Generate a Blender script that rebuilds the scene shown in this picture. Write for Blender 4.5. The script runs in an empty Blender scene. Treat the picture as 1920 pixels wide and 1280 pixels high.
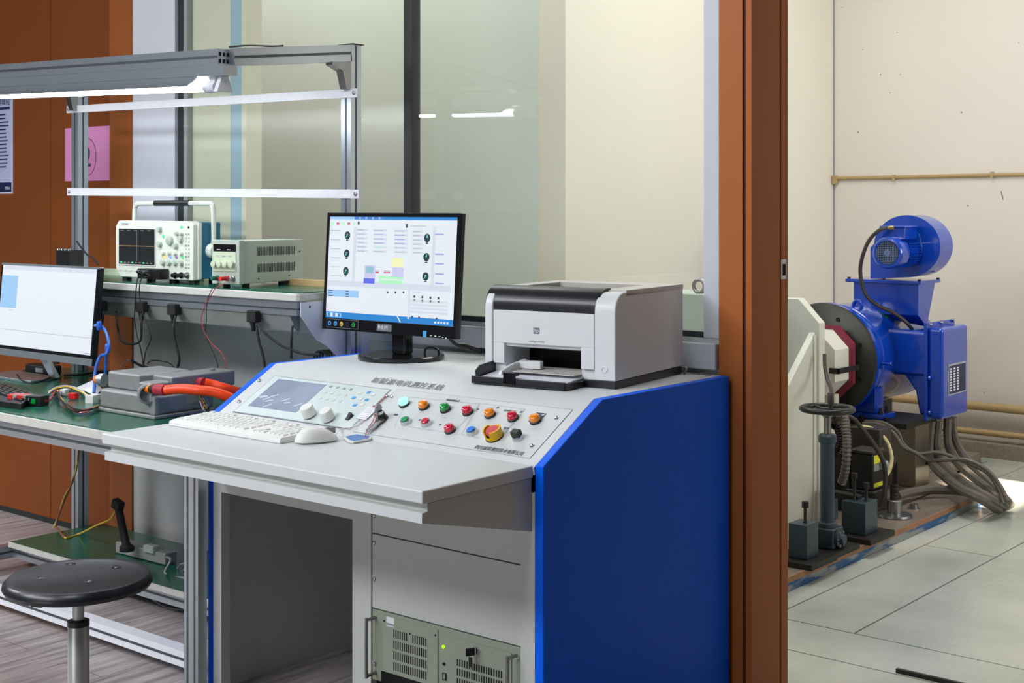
import bpy, bmesh, math, random
from mathutils import Vector, Matrix
random.seed(7)
sc = bpy.context.scene
COL = sc.collection
# ---------------------------------------------------------------- camera
F, CX, HY, CH = 2574.0, 960.0, 388.0, 1.345          # focal length (px), centre column, horizon row, eye height (m)
FW = Vector((-.6374, .7705, 0)); RT = Vector((.7705, .6374, 0)); UP = Vector((0, 0, 1))
CAM = Vector((0, 0, CH))
cd = bpy.data.cameras.new('camera'); cam = bpy.data.objects.new('camera', cd); COL.objects.link(cam)
cam.location = CAM
cam.matrix_world = Matrix.Translation(CAM) @ Matrix((RT, UP, -FW)).transposed().to_4x4()
cd.sensor_width = 36; cd.lens = F / 1920 * 36
cd.shift_y = -(640 - HY) / 1920
cd.clip_start = .05; cd.clip_end = 100
sc.camera = cam
# ---------------------------------------------------------------- world, exposure, large lights
sc.view_settings.view_transform = 'Standard'; sc.view_settings.look = 'None'
sc.view_settings.gamma = 1; sc.view_settings.use_curve_mapping = False
sc.view_settings.exposure = 0.0
w = bpy.data.worlds.new('world'); sc.world = w; w.use_nodes = True
w.node_tree.nodes['Background'].inputs[0].default_value = (.80, .87, 1.0, 1)
w.node_tree.nodes['Background'].inputs[1].default_value = .16
def area(name, loc, rot, sx, sy, power, col=(1, 1, 1), spread=None):
    d = bpy.data.lights.new(name, 'AREA'); d.shape = 'RECTANGLE'; d.size = sx; d.size_y = sy; d.energy = power; d.color = col
    if spread: d.spread = math.radians(spread)
    o = bpy.data.objects.new(name, d); COL.objects.link(o); o.location = loc; o.rotation_euler = [math.radians(a) for a in rot]
    return o
area('hall_light', (-4.4, .5, 3.35), (0, 0, 0), 1.2, .3, 20, (.94, .97, 1))
area('hall_light', (-1.75, .5, 3.35), (22, 0, 0), .5, .4, 24, (.94, .97, 1))  # extra lamp added to brighten the white sill behind the printer
area('hall_light', (-4.8, -1.1, 3.3), (46, 0, -28), 1.6, .6, 74, (.94, .97, 1))
area('hall_light', (-7.0, .6, 2.7), (8, -22, 0), 1.2, .4, 60, (.97, .97, 1), 95)
area('hall_light', (-3.0, -1.3, 3.3), (48, 0, 0), 1.6, .6, 58, (.95, .97, 1))
area('hall_low_fill', (-2.5, -4.0, 1.1), (90, 0, 0), 2.4, 1.3, 46, (.97, .98, 1))  # soft low light added from the front; its real source is unknown
area('machine_room_light', (-2.35, 5.3, 3.7), (0, 0, 0), 1.2, 1.6, 60, (1, .99, .97))
area('machine_room_light', (-5.2, 4.15, 3.6), (0, 0, 0), 2.2, .8, 60, (.97, 1, .97))
area('daylight_window', (1.3, 5.9, 1.9), (0, 90, 0), 1.6, 2.0, 25, (1, .98, .94), 80)
sd = bpy.data.lights.new('sun', 'SUN'); sd.energy = 24; sd.color = (1, .9, .74); sd.angle = math.radians(.6)
sun = bpy.data.objects.new('sun', sd); COL.objects.link(sun)
sun.rotation_euler = Vector((-1, .12, -.62)).to_track_quat('-Z', 'Y').to_euler(); sun.location = (3, 6, 4)

# ---------------------------------------------------------------- pixel helpers (a ray of the camera met with a real plane)
def ray(px, py):
    return FW + RT * ((px - CX) / F) + UP * ((HY - py) / F)
def P(px, py, X=None, Y=None, Z=None):
    r = ray(px, py)
    k = X / r.x if X is not None else Y / r.y if Y is not None else (Z - CH) / r.z
    return CAM + r * k
def PP(px, py, o, n):
    r = ray(px, py); return CAM + r * ((Vector(o) - CAM).dot(n) / r.dot(n))
# ---------------------------------------------------------------- materials
def lin(c): return tuple(((v / 255) / 12.92 if v / 255 <= .04045 else ((v / 255 + .055) / 1.055) ** 2.4) for v in c)
MATS = {}
def M(name, c, rough=.5, metal=0, noise=.04, scale=30, bump=0, coat=0, emit=0, stretch=None, spec=.5):
    m = bpy.data.materials.new(name); m.use_nodes = True; nt = m.node_tree; b = nt.nodes['Principled BSDF']
    base = lin(c)
    b.inputs['Roughness'].default_value = rough; b.inputs['Metallic'].default_value = metal
    b.inputs['Coat Weight'].default_value = coat; b.inputs['Specular IOR Level'].default_value = spec
    if emit:
        b.inputs['Emission Color'].default_value = (*base, 1); b.inputs['Emission Strength'].default_value = emit
        b.inputs['Base Color'].default_value = (*[v * .3 for v in base], 1)
        MATS[name] = m; return m
    tc = nt.nodes.new('ShaderNodeTexCoord'); mp = nt.nodes.new('ShaderNodeMapping'); nz = nt.nodes.new('ShaderNodeTexNoise')
    nt.links.new(tc.outputs['Object'], mp.inputs[0]); nt.links.new(mp.outputs[0], nz.inputs['Vector'])
    if stretch: mp.inputs['Scale'].default_value = stretch
    nz.inputs['Scale'].default_value = scale; nz.inputs['Detail'].default_value = 4
    mx = nt.nodes.new('ShaderNodeMix'); mx.data_type = 'RGBA'
    mx.inputs['A'].default_value = (*[max(0, v * (1 - noise * 2)) for v in base], 1)
    mx.inputs['B'].default_value = (*[min(1, v * (1 + noise * 2)) for v in base], 1)
    nt.links.new(nz.outputs[0], mx.inputs['Factor']); nt.links.new(mx.outputs['Result'], b.inputs['Base Color'])
    if bump:
        bp = nt.nodes.new('ShaderNodeBump'); bp.inputs['Strength'].default_value = bump; bp.inputs['Distance'].default_value = .002
        nt.links.new(nz.outputs[0], bp.inputs['Height']); nt.links.new(bp.outputs[0], b.inputs['Normal'])
    MATS[name] = m; return m
def glass(name, tint=(.985, .995, .988), rough=0.0):
    m = bpy.data.materials.new(name); m.use_nodes = True; nt = m.node_tree; nt.nodes.clear()
    out = nt.nodes.new('ShaderNodeOutputMaterial'); mx = nt.nodes.new('ShaderNodeMixShader')
    t = nt.nodes.new('ShaderNodeBsdfTransparent'); t.inputs[0].default_value = (*tint, 1)
    g = nt.nodes.new('ShaderNodeBsdfGlossy'); g.inputs['Roughness'].default_value = rough
    lw = nt.nodes.new('ShaderNodeLayerWeight'); lw.inputs[0].default_value = .5
    pw = nt.nodes.new('ShaderNodeMath'); pw.operation = 'POWER'; pw.inputs[1].default_value = 5
    ma = nt.nodes.new('ShaderNodeMath'); ma.operation = 'MULTIPLY_ADD'; ma.inputs[1].default_value = .96; ma.inputs[2].default_value = .04
    nt.links.new(lw.outputs['Facing'], pw.inputs[0]); nt.links.new(pw.outputs[0], ma.inputs[0])
    nt.links.new(ma.outputs[0], mx.inputs[0]); nt.links.new(t.outputs[0], mx.inputs[1]); nt.links.new(g.outputs[0], mx.inputs[2])
    nt.links.new(mx.outputs[0], out.inputs[0]); MATS[name] = m; return m
# ---------------------------------------------------------------- mesh builder
def frame_of(d):
    d = Vector(d).normalized(); a = Vector((0, 0, 1)) if abs(d.z) < .9 else Vector((1, 0, 0))
    x = d.cross(a).normalized(); return x, d.cross(x).normalized(), d
class MB:
    def __init__(s): s.v = []; s.f = []; s.m = []
    def add(s, vs, fs, mi=0):
        n = len(s.v); s.v += [Vector(v) for v in vs]; s.f += [[n + i for i in f] for f in fs]; s.m += [mi] * len(fs); return s
    def box(s, x0, x1, y0, y1, z0, z1, mi=0):
        return s.add([(x, y, z) for z in (z0, z1) for y in (y0, y1) for x in (x0, x1)],
                     [(0, 2, 3, 1), (4, 5, 7, 6), (0, 1, 5, 4), (2, 6, 7, 3), (0, 4, 6, 2), (1, 3, 7, 5)], mi)
    def obox(s, c, ax, ay, az, hx, hy, hz, mi=0):
        c, ax, ay, az = map(Vector, (c, ax, ay, az))
        return s.add([c + ax * hx * i + ay * hy * j + az * hz * k for k in (-1, 1) for j in (-1, 1) for i in (-1, 1)],
                     [(0, 2, 3, 1), (4, 5, 7, 6), (0, 1, 5, 4), (2, 6, 7, 3), (0, 4, 6, 2), (1, 3, 7, 5)], mi)
    def quad(s, a, b, c, d, mi=0): return s.add([a, b, c, d], [(0, 1, 2, 3)], mi)
    def prism(s, pts, d, mi=0):
        d = Vector(d); n = len(pts); pts = [Vector(p) for p in pts]
        nrm = sum(((pts[i] - pts[0]).cross(pts[(i + 1) % n] - pts[0]) for i in range(n)), Vector())
        if nrm.dot(d) > 0: pts = pts[::-1]
        return s.add(pts + [p + d for p in pts], [tuple(range(n)), tuple(reversed(range(n, 2 * n)))] +
                     [(i, n + i, n + (i + 1) % n, (i + 1) % n) for i in range(n)], mi)
    def rev(s, base, axis, prof, n=24, mi=0, cap=True):
        base = Vector(base); x, y, d = frame_of(axis); vs = []; fs = []
        for r, h in prof: vs += [base + d * h + (x * math.cos(2 * math.pi * i / n) + y * math.sin(2 * math.pi * i / n)) * r for i in range(n)]
        for k in range(len(prof) - 1):
            for i in range(n):
                a, b = k * n + i, k * n + (i + 1) % n; fs.append((a, b, b + n, a + n))
        if cap:
            fs.append(tuple(reversed(range(n)))); fs.append(tuple(range((len(prof) - 1) * n, len(prof) * n)))
        return s.add(vs, fs, mi)
    def cyl(s, a, b, r, n=20, mi=0, r2=None):
        a, b = Vector(a), Vector(b); return s.rev(a, b - a, [(r, 0), (r if r2 is None else r2, (b - a).length)], n, mi)
    def tube(s, pts, r, n=8, mi=0, sub=6, closed=False):
        p = [Vector(q) for q in pts]
        if sub > 1 and len(p) > 2:
            q = []; m = len(p); rng = range(m if closed else m - 1)
            for i in rng:
                a, b, c, d = (p[(i - 1) % m] if closed or i else p[0]), p[i], p[(i + 1) % m], (p[(i + 2) % m] if closed or i + 2 < m else p[-1])
                for k in range(sub):
                    t = k / sub; q.append(.5 * ((2 * b) + (c - a) * t + (2 * a - 5 * b + 4 * c - d) * t * t + (3 * b - a - 3 * c + d) * t ** 3))
            if not closed: q.append(p[-1])
            p = q
        m = len(p); vs = []; fs = []; prev = None
        for i in range(m):
            t = (p[(i + 1) % m] - p[i - 1]) if closed else (p[min(i + 1, m - 1)] - p[max(i - 1, 0)])
            if t.length < 1e-9: t = Vector((0, 0, 1))
            t.normalize()
            if prev is None: x = frame_of(t)[0]
            else:
                x = prev - t * prev.dot(t)
                x = x.normalized() if x.length > 1e-6 else frame_of(t)[0]
            prev = x; y = t.cross(x)
            vs += [p[i] + (x * math.cos(2 * math.pi * k / n) + y * math.sin(2 * math.pi * k / n)) * r for k in range(n)]
        for i in range(m if closed else m - 1):
            j = (i + 1) % m
            for k in range(n):
                fs.append((i * n + k, i * n + (k + 1) % n, j * n + (k + 1) % n, j * n + k))
        if not closed: fs += [tuple(reversed(range(n))), tuple(range((m - 1) * n, m * n))]
        return s.add(vs, fs, mi)
def link(o, parent=None):
    COL.objects.link(o)
    if parent is not None: o.parent = parent
def part(name, mb, mat, T=None, bevel=0, smooth=False, label=None, local=False, seg=2, W=None):
    """T: root or parent part; coordinates in world metres unless local."""
    me = bpy.data.meshes.new(name)
    W = list(T['_w']) if (T is not None and not local) else None
    Wm = Matrix([W[i * 4:i * 4 + 4] for i in range(4)]) if W is not None else None
    if T is None:
        xs = [v.x for v in mb.v]; ys = [v.y for v in mb.v]; zs = [v.z for v in mb.v]
        org = Vector(((min(xs) + max(xs)) / 2, (min(ys) + max(ys)) / 2, min(zs)))
        vs = [v - org for v in mb.v]
    else:
        vs = [Wm @ v for v in mb.v] if Wm is not None else mb.v
    me.from_pydata([tuple(v) for v in vs], [], mb.f)
    ml = mat if isinstance(mat, (list, tuple)) else [mat]
    for m in ml: me.materials.append(MATS[m] if isinstance(m, str) else m)
    for p_, mi in zip(me.polygons, mb.m): p_.material_index = mi
    if smooth or bevel:
        for p_ in me.polygons: p_.use_smooth = True
        me.set_sharp_from_angle(angle=math.radians(38))
    me.update()
    o = bpy.data.objects.new(name, me); link(o, T)
    if T is None: o.location = org
    else: o['_w'] = T['_w']
    if bevel:
        bv = o.modifiers.new('bevel', 'BEVEL'); bv.width = bevel; bv.segments = seg; bv.limit_method = 'ANGLE'; bv.angle_limit = math.radians(40); bv.harden_normals = True
    if label: o['label'] = label
    return o
def thing(name, label, cat, loc, rz=0, group=None):
    o = bpy.data.objects.new(name, None); COL.objects.link(o); o.location = loc; o.rotation_euler = (0, 0, rz)
    o.empty_display_size = .05
    Mi = (Matrix.Translation(Vector(loc)) @ Matrix.Rotation(rz, 4, 'Z')).inverted()
    o['_w'] = [Mi[i][j] for i in range(4) for j in range(4)]
    o['label'] = label; o['category'] = cat
    if group: o['group'] = group
    return o
def solo(name, mb, mat, label, cat, group=None, **k):
    o = part(name, mb, mat, None, **k); o['label'] = label; o['category'] = cat
    if group: o['group'] = group
    return o
def struct(name, mb, mat, **k):
    o = part(name, mb, mat, None, **k); o['kind'] = 'structure'; return o
def text(name, s, mat, T, o, ex, ey, size, ext=.0003, align='LEFT', shear=0, label=None, sx=1, thin=0):
    """flat raised lettering: o world origin, ex/ey world axes of the baseline and the letters' up"""
    cu = bpy.data.curves.new(name, 'FONT'); cu.body = s; cu.size = size; cu.extrude = ext; cu.align_x = align; cu.resolution_u = 3; cu.offset = -size * thin; cu.shear = shear
    tmp = bpy.data.objects.new('tmp', cu); COL.objects.link(tmp)
    dg = bpy.context.evaluated_depsgraph_get(); me = bpy.data.meshes.new_from_object(tmp.evaluated_get(dg))
    bpy.data.objects.remove(tmp); bpy.data.curves.remove(cu)
    ex = Vector(ex).normalized(); ey = Vector(ey).normalized(); ez = ex.cross(ey)
    mb = MB(); o = Vector(o)
    mb.v = [o + ex * v.co.x * sx + ey * v.co.y + ez * (v.co.z + ext) for v in me.vertices]
    mb.f = [list(p.vertices) for p in me.polygons]; mb.m = [0] * len(mb.f)
    bpy.data.meshes.remove(me)
    return part(name, mb, mat, T, label=label)
class Plane:
    """local plane coordinates on a surface, for lettering, buttons and screens"""
    def __init__(s, o, ex, ey):
        s.o = Vector(o); s.ex = Vector(ex).normalized(); s.ey = Vector(ey).normalized(); s.n = s.ex.cross(s.ey).normalized()
    def pt(s, a, b, h=0): return s.o + s.ex * a + s.ey * b + s.n * h
    def px(s, x, y, h=0):
        q = PP(x, y, s.o + s.n * h, s.n) - s.o; return q.dot(s.ex), q.dot(s.ey)
    def at(s, x, y, h=0, up=0): a, b = s.px(x, y, h); return s.pt(a, b, h + up)
    def rect(s, mb, a0, b0, a1, b1, h, mi=0, t=0):
        if t: return mb.obox(s.pt((a0 + a1) / 2, (b0 + b1) / 2, h + t / 2), s.ex, s.ey, s.n, abs(a1 - a0) / 2, abs(b1 - b0) / 2, t / 2, mi)
        return mb.quad(s.pt(a0, b0, h), s.pt(a1, b0, h), s.pt(a1, b1, h), s.pt(a0, b1, h), mi)
    def disc(s, mb, a, b, r, h, mi=0, n=20, ry=None):
        return mb.add([s.pt(a + r * math.cos(2 * math.pi * i / n), b + (ry or r) * math.sin(2 * math.pi * i / n), h) for i in range(n)], [tuple(range(n))], mi)
    def line(s, mb, a0, b0, a1, b1, w, h, mi=0):
        d = Vector((a1 - a0, b1 - b0)); d.normalize(); q = Vector((-d.y, d.x)) * w / 2
        return mb.quad(s.pt(a0 - q.x, b0 - q.y, h), s.pt(a1 - q.x, b1 - q.y, h), s.pt(a1 + q.x, b1 + q.y, h), s.pt(a0 + q.x, b0 + q.y, h), mi)
def cable(name, label, cat, pts, r, mat, group=None, n=8, sub=6, ribs=False):
    mb = MB().tube(pts, r, n, 0, sub)
    return solo(name, mb, mat, label, cat, group, smooth=True)

# palette
M('white_paint', (214, 216, 214), .35, noise=.02)
M('console_white', (208, 212, 214), .38, noise=.015)
M('console_blue', (0, 100, 246), .4, noise=.03, spec=.15)
M('rack_grey', (196, 200, 196), .45, noise=.02)
M('seam_dark', (30, 32, 32), .8)
M('chassis_green', (150, 158, 142), .5, noise=.03)
M('black_plastic', (22, 23, 25), .38, noise=.05)
M('black_gloss', (14, 15, 17), .16)
M('rubber_black', (20, 20, 20), .7)
M('dark_hole', (6, 6, 6), .9)
M('chrome', (205, 207, 210), .15, 1)
M('satin_steel', (196, 198, 198), .38, .6)
M('steel', (150, 150, 150), .35, 1, noise=.1, scale=60)
M('aluminium', (190, 198, 205), .32, .85, noise=.05, stretch=(1, 1, 40))
M('aluminium_slot', (90, 96, 102), .5, .7)
M('strip_white', (222, 225, 232), .4)
M('esd_green', (24, 92, 72), .22, noise=.12, scale=6)
M('edge_white', (200, 200, 194), .45, noise=.06)
M('printer_white', (222, 225, 228), .35, noise=.01)
M('printer_grey', (206, 202, 198), .45, noise=.02)
M('printer_black', (34, 35, 40), .3)
M('paper', (236, 236, 246), .6, noise=.01)
M('key_white', (226, 226, 224), .5, noise=.02)
M('groove_grey', (150, 155, 160), .6)
M('title_grey', (138, 142, 148), .6)
M('text_grey', (104, 108, 116), .6)
M('text_dark', (26, 26, 30), .6)
M('text_white', (230, 232, 236), .6)
M('line_grey', (140, 148, 156), .6)
M('lens_green', (0, 150, 60), .15, coat=1)
M('lens_green_lit', (150, 255, 215), .3, emit=1.4)
M('lens_orange', (250, 140, 0), .15, coat=1)
M('lens_red', (205, 16, 52), .15, coat=1)
M('button_green', (0, 150, 98), .3)
M('button_blue', (12, 120, 220), .3)
M('estop_red', (205, 62, 66), .4)
M('estop_yellow', (240, 190, 0), .35)
M('switch_black', (24, 30, 28), .4)
M('lcd_silver', (172, 188, 212), .12, .3, noise=.22, scale=9)
M('foil_white', (225, 235, 245), .3, noise=.05)
M('membrane', (202, 214, 214), .4)
M('membrane_blue', (80, 160, 220), .4)
M('scope_body', (214, 220, 208), .45, noise=.02)
M('scope_blue', (22, 104, 138), .45)
M('scope_screen', (34, 37, 38), .2)
M('trace_orange', (190, 150, 110), .5, emit=.7)
M('trace_grey', (140, 135, 130), .5, emit=.5)
M('led_yellow', (250, 220, 120), emit=1); M('led_blue', (120, 170, 255), emit=1); M('led_green', (80, 220, 150), emit=1); M('led_purple', (150, 110, 170), emit=.7)
M('lime_led', (170, 240, 30), emit=1.3)
M('psu_grey', (176, 188, 176), .45, noise=.02)
M('psu_face', (196, 208, 180), .5)
M('red_plastic', (220, 40, 40), .35); M('green_plastic', (10, 96, 72), .4)
M('cable_blue', (40, 100, 200), .35); M('cable_orange', (255, 70, 12), .35); M('orange_cap', (255, 130, 40), .4)
M('cable_red', (170, 40, 60), .5); M('wire_yellow', (220, 190, 70), .5); M('wire_white', (215, 215, 220), .5); M('wire_purple', (110, 60, 130), .5); M('wire_brown', (130, 90, 60), .5)
M('cast_aluminium', (150, 152, 152), .45, .35, noise=.07, scale=50, bump=.2)
M('seat_black', (22, 26, 34), .32, noise=.3, scale=14, bump=.3)
M('socket_white', (150, 152, 148), .5)
M('tag_blue', (30, 110, 190), .35)
M('machine_blue', (8, 62, 172), .22, noise=.05, coat=.6, scale=12)
M('flange_dark', (62, 62, 58), .4, .5, noise=.2, scale=10)
M('guard_white', (206, 208, 196), .5, noise=.04, scale=8)
M('guard_red', (120, 26, 52), .45)
M('clamp_blue', (44, 62, 72), .35, noise=.08)
M('iron_dark', (38, 36, 34), .5, .4, noise=.2)
M('bed_iron', (146, 134, 122), .38, .45, noise=.2, scale=7, stretch=(3, .6, 1))
M('rust', (152, 110, 82), .6, noise=.25, scale=20)
M('pedestal_steel', (132, 124, 112), .3, .7, noise=.06, scale=5, stretch=(1, 1, .2))
M('hose_grey', (98, 92, 84), .5, noise=.1)
M('hose_dark', (52, 48, 44), .5)
M('hose_clear', (214, 200, 150), .35)
M('label_yellow', (214, 212, 40), .5)
M('plate_silver', (176, 186, 196), .3, .4)
M('brass', (190, 170, 110), .3, .9)
M('pink_paper', (214, 138, 190), .6, noise=.02)
M('poster', (176, 182, 214), .5, noise=.03); M('poster_navy', (18, 30, 74), .5); M('poster_pale', (200, 206, 228), .5)
M('wall_white', (198, 202, 202), .5, noise=.03, scale=4)
M('frame_white', (208, 212, 222), .45, noise=.015)
M('gasket', (40, 44, 48), .5)
M('pane_grey', (150, 158, 152), .4); M('panel_pale_blue', (160, 188, 200), .5); M('panel_cream', (214, 214, 192), .5, noise=.02)
M('trim_brown', (150, 86, 42), .45, noise=.04, scale=3, spec=.25)
M('channel_grey', (150, 153, 150), .5)
M('grille_wire', (96, 112, 150), .4, .4)
M('partition_brown', (122, 64, 25), .45, noise=.04, scale=3, spec=.25)
M('frame_brown', (180, 104, 54), .45, noise=.04, scale=3, spec=.2)
M('groove_brown', (84, 36, 8), .6)
M('room_cream', (222, 215, 206), .55, noise=.02, scale=2)
M('room_cream_side', (220, 217, 203), .5, noise=.02, scale=2)
M('pane_wall', (206, 216, 206), .5, noise=.03, scale=2)
M('wall_dark', (34, 31, 29), .8)
M('ceiling_grey', (120, 120, 118), .8)
M('conduit_tan', (176, 150, 104), .45)
M('concrete', (140, 128, 112), .9, noise=.2, scale=60, bump=.5)
M('wood_strip', (196, 168, 120), .5)
M('tube_light', (245, 250, 255), emit=34)
M('hall_tube', (255, 252, 240), emit=30)
glass('window_glass')
glass('window_glass_dull', rough=.2)
# ================================================================ SETTING
YW = 3.25; YB = 3.43            # front and back of the partition
# laminate floor: grey planks running away from the eye
def floor_mat():
    m = bpy.data.materials.new('laminate'); m.use_nodes = True; nt = m.node_tree; b = nt.nodes['Principled BSDF']
    tc = nt.nodes.new('ShaderNodeTexCoord'); mp = nt.nodes.new('ShaderNodeMapping'); mp.inputs['Scale'].default_value = (28, 2.2, 1)
    nz = nt.nodes.new('ShaderNodeTexNoise'); nz.inputs['Scale'].default_value = 1.6; nz.inputs['Detail'].default_value = 6
    cr = nt.nodes.new('ShaderNodeValToRGB'); cr.color_ramp.elements[0].position = .3; cr.color_ramp.elements[1].position = .72
    cr.color_ramp.elements[0].color = (*lin((120, 112, 112)), 1); cr.color_ramp.elements[1].color = (*lin((188, 178, 176)), 1)
    br = nt.nodes.new('ShaderNodeTexBrick'); mp2 = nt.nodes.new('ShaderNodeMapping'); mp2.inputs['Rotation'].default_value = (0, 0, math.radians(90))
    br.inputs['Scale'].default_value = 1; br.inputs['Brick Width'].default_value = 1.2; br.inputs['Row Height'].default_value = .19; br.inputs['Mortar Size'].default_value = .0016
    br.inputs['Color1'].default_value = (1, 1, 1, 1); br.inputs['Color2'].default_value = (.88, .88, .88, 1); br.inputs['Mortar'].default_value = (.35, .33, .32, 1)
    mx = nt.nodes.new('ShaderNodeMix'); mx.data_type = 'RGBA'; mx.blend_type = 'MULTIPLY'; mx.inputs['Factor'].default_value = 1
    L = nt.links.new
    L(tc.outputs['Object'], mp.inputs[0]); L(mp.outputs[0], nz.inputs['Vector']); L(nz.outputs[0], cr.inputs[0])
    L(tc.outputs['Object'], mp2.inputs[0]); L(mp2.outputs[0], br.inputs['Vector'])
    L(cr.outputs[0], mx.inputs['A']); L(br.outputs[0], mx.inputs['B']); L(mx.outputs['Result'], b.inputs['Base Color'])
    b.inputs['Roughness'].default_value = .38; MATS['laminate'] = m
floor_mat()
def plate_mat():
    m = bpy.data.materials.new('steel_plate'); m.use_nodes = True; nt = m.node_tree; b = nt.nodes['Principled BSDF']; L = nt.links.new
    tc = nt.nodes.new('ShaderNodeTexCoord'); nz = nt.nodes.new('ShaderNodeTexNoise'); nz.inputs['Scale'].default_value = 1.5; nz.inputs['Detail'].default_value = 8
    cr = nt.nodes.new('ShaderNodeValToRGB'); cr.color_ramp.elements[0].position = .35; cr.color_ramp.elements[1].position = .7
    cr.color_ramp.elements[0].color = (*lin((160, 168, 158)), 1); cr.color_ramp.elements[1].color = (*lin((204, 208, 198)), 1)
    mp = nt.nodes.new('ShaderNodeMapping'); mp.inputs['Scale'].default_value = (60, 22, 1); mp.inputs['Rotation'].default_value = (0, 0, .6)
    n2 = nt.nodes.new('ShaderNodeTexNoise'); n2.inputs['Scale'].default_value = 1; n2.inputs['Detail'].default_value = 3
    bp = nt.nodes.new('ShaderNodeBump'); bp.inputs['Strength'].default_value = .4; bp.inputs['Distance'].default_value = .003
    L(tc.outputs['Object'], nz.inputs['Vector']); L(nz.outputs[0], cr.inputs[0]); L(cr.outputs[0], b.inputs['Base Color'])
    L(tc.outputs['Object'], mp.inputs[0]); L(mp.outputs[0], n2.inputs['Vector']); L(n2.outputs[0], bp.inputs['Height']); L(bp.outputs[0], b.inputs['Normal'])
    b.inputs['Roughness'].default_value = .2; MATS['steel_plate'] = m
plate_mat()
def bluerust_mat():
    m = bpy.data.materials.new('worn_blue'); m.use_nodes = True; nt = m.node_tree; b = nt.nodes['Principled BSDF']; L = nt.links.new
    tc = nt.nodes.new('ShaderNodeTexCoord'); mp = nt.nodes.new('ShaderNodeMapping'); mp.inputs['Scale'].default_value = (1, 3, 14)
    nz = nt.nodes.new('ShaderNodeTexNoise'); nz.inputs['Scale'].default_value = 2.2; nz.inputs['Detail'].default_value = 6
    cr = nt.nodes.new('ShaderNodeValToRGB'); cr.color_ramp.elements[0].position = .46; cr.color_ramp.elements[1].position = .56
    cr.color_ramp.elements[0].color = (*lin((20, 84, 138)), 1); cr.color_ramp.elements[1].color = (*lin((140, 146, 146)), 1)
    L(tc.outputs['Object'], mp.inputs[0]); L(mp.outputs[0], nz.inputs['Vector']); L(nz.outputs[0], cr.inputs[0]); L(cr.outputs[0], b.inputs['Base Color'])
    b.inputs['Roughness'].default_value = .5; MATS['worn_blue'] = m
bluerust_mat()

struct('floor', MB().box(-14, 3, -12, 3.36, -.05, 0), 'laminate')
# machine-room floor: separate steel plates with dark gaps
seam_y = [3.4, 3.752, 4.026, 5.255, 6.6, 7.2]
mbp = MB().box(-8, 1.5, 3.36, 7.5, -.09, -.035, 1)
gap = .006
def plate(x0, x1, y0, y1): mbp.box(x0 + gap / 2, x1 - gap / 2, y0 + gap / 2, y1 - gap / 2, -.035, 0, 0)
xs = [-2.302, -2.218, -1.93, -.55, .6, 1.5]
plate(-2.317, -2.218, 3.36, 6.125); plate(-2.49, -2.218, 6.125, 7.2); plate(-2.69, -2.49, 6.55, 7.2)
plate(-2.218, -1.93, 4.026, 5.255); plate(-2.218, -1.93, 5.255, 7.2)
plate(-1.93, -.55, 4.026, 7.2)
plate(-2.218, -.55, 3.752, 4.026); plate(-2.218, -.55, 3.36, 3.752)
plate(-.55, 1.5, 3.36, 5.0); plate(-.55, 1.5, 5.0, 7.2)
plate(-8, -3.62, 3.36, 4.9); plate(-2.302, 1.5, 7.2, 7.45)
plate(-3.62, -2.302, 3.36, 3.55); plate(-3.7, -2.302, 7.2, 7.45); plate(-3.7, -2.69, 7.15, 7.2)
struct('floor_machine_room', mbp, ['steel_plate', 'seam_dark'])
struct('ceiling_hall_sun_block', MB().box(-14, 3.1, -12, 3.43, 3.7, 3.8), 'ceiling_grey')  # unseen ceiling added to keep the sun out, grey to cut bounce
struct('wall_hall_sun_block', MB().box(3.0, 3.1, -12, 3.43, 0, 3.7), 'wall_dark')  # unseen wall added to block the sun, dark so it bounces little
struct('wall_doorway_light_block', MB().box(-.45, 3.0, YW, YB, 0, 3.0), 'partition_brown')  # unseen stretch added to cut light leaking through the doorway
# brown partition, boards with narrow joints
mb = MB(); x = -9.0
for xa, xb in ((-9, -7.6), (-7.58, -6.42), (-6.4, -5.24), (-5.236, -4.79)): mb.box(xa, xb, YW, YB, .02, 3.6)
mb.box(-9, -4.8, YW + .006, YB - .01, .02, 3.6, 1)
struct('wall_back', mb, ['partition_brown', 'groove_brown'])
struct('baseboard_back', MB().box(-9, -4.8, YW - .004, YB, 0, .022), 'seam_dark')
struct('trim_1', MB().box(-4.80, -4.645, YW - .006, YB, 0, 3.6), 'trim_brown', bevel=.002)
# white sill wall below the window, posts, header
mb = MB().box(-4.645, -1.955, YW, YB, 0, .985)
struct('wall_below_window', mb, 'wall_white')
mb = MB().box(-4.645, -4.372, YW - .004, YB, .985, 3.6)
struct('trim_2', mb, 'frame_white', bevel=.003)
struct('trim_3', MB().box(-4.372, -4.335, YW + .012, YW + .03, .985, 3.6), 'gasket')
struct('trim_4', MB().box(-2.002, -1.952, YW - .004, YB, .985, 3.6), 'frame_white', bevel=.003)
struct('wall_header', MB().box(-4.645, 3.0, YW, YB, 3.0, 3.7), 'wall_white')
# worn white box trim at the foot of the glass
mb = MB(); mb.box(-3.12, -1.955, YW - .02, YW + .01, .90, .972); mb.box(-4.33, -3.16, YW - .02, YW + .01, .90, .972)
struct('trim_5', mb, 'frame_white', bevel=.004)
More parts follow.
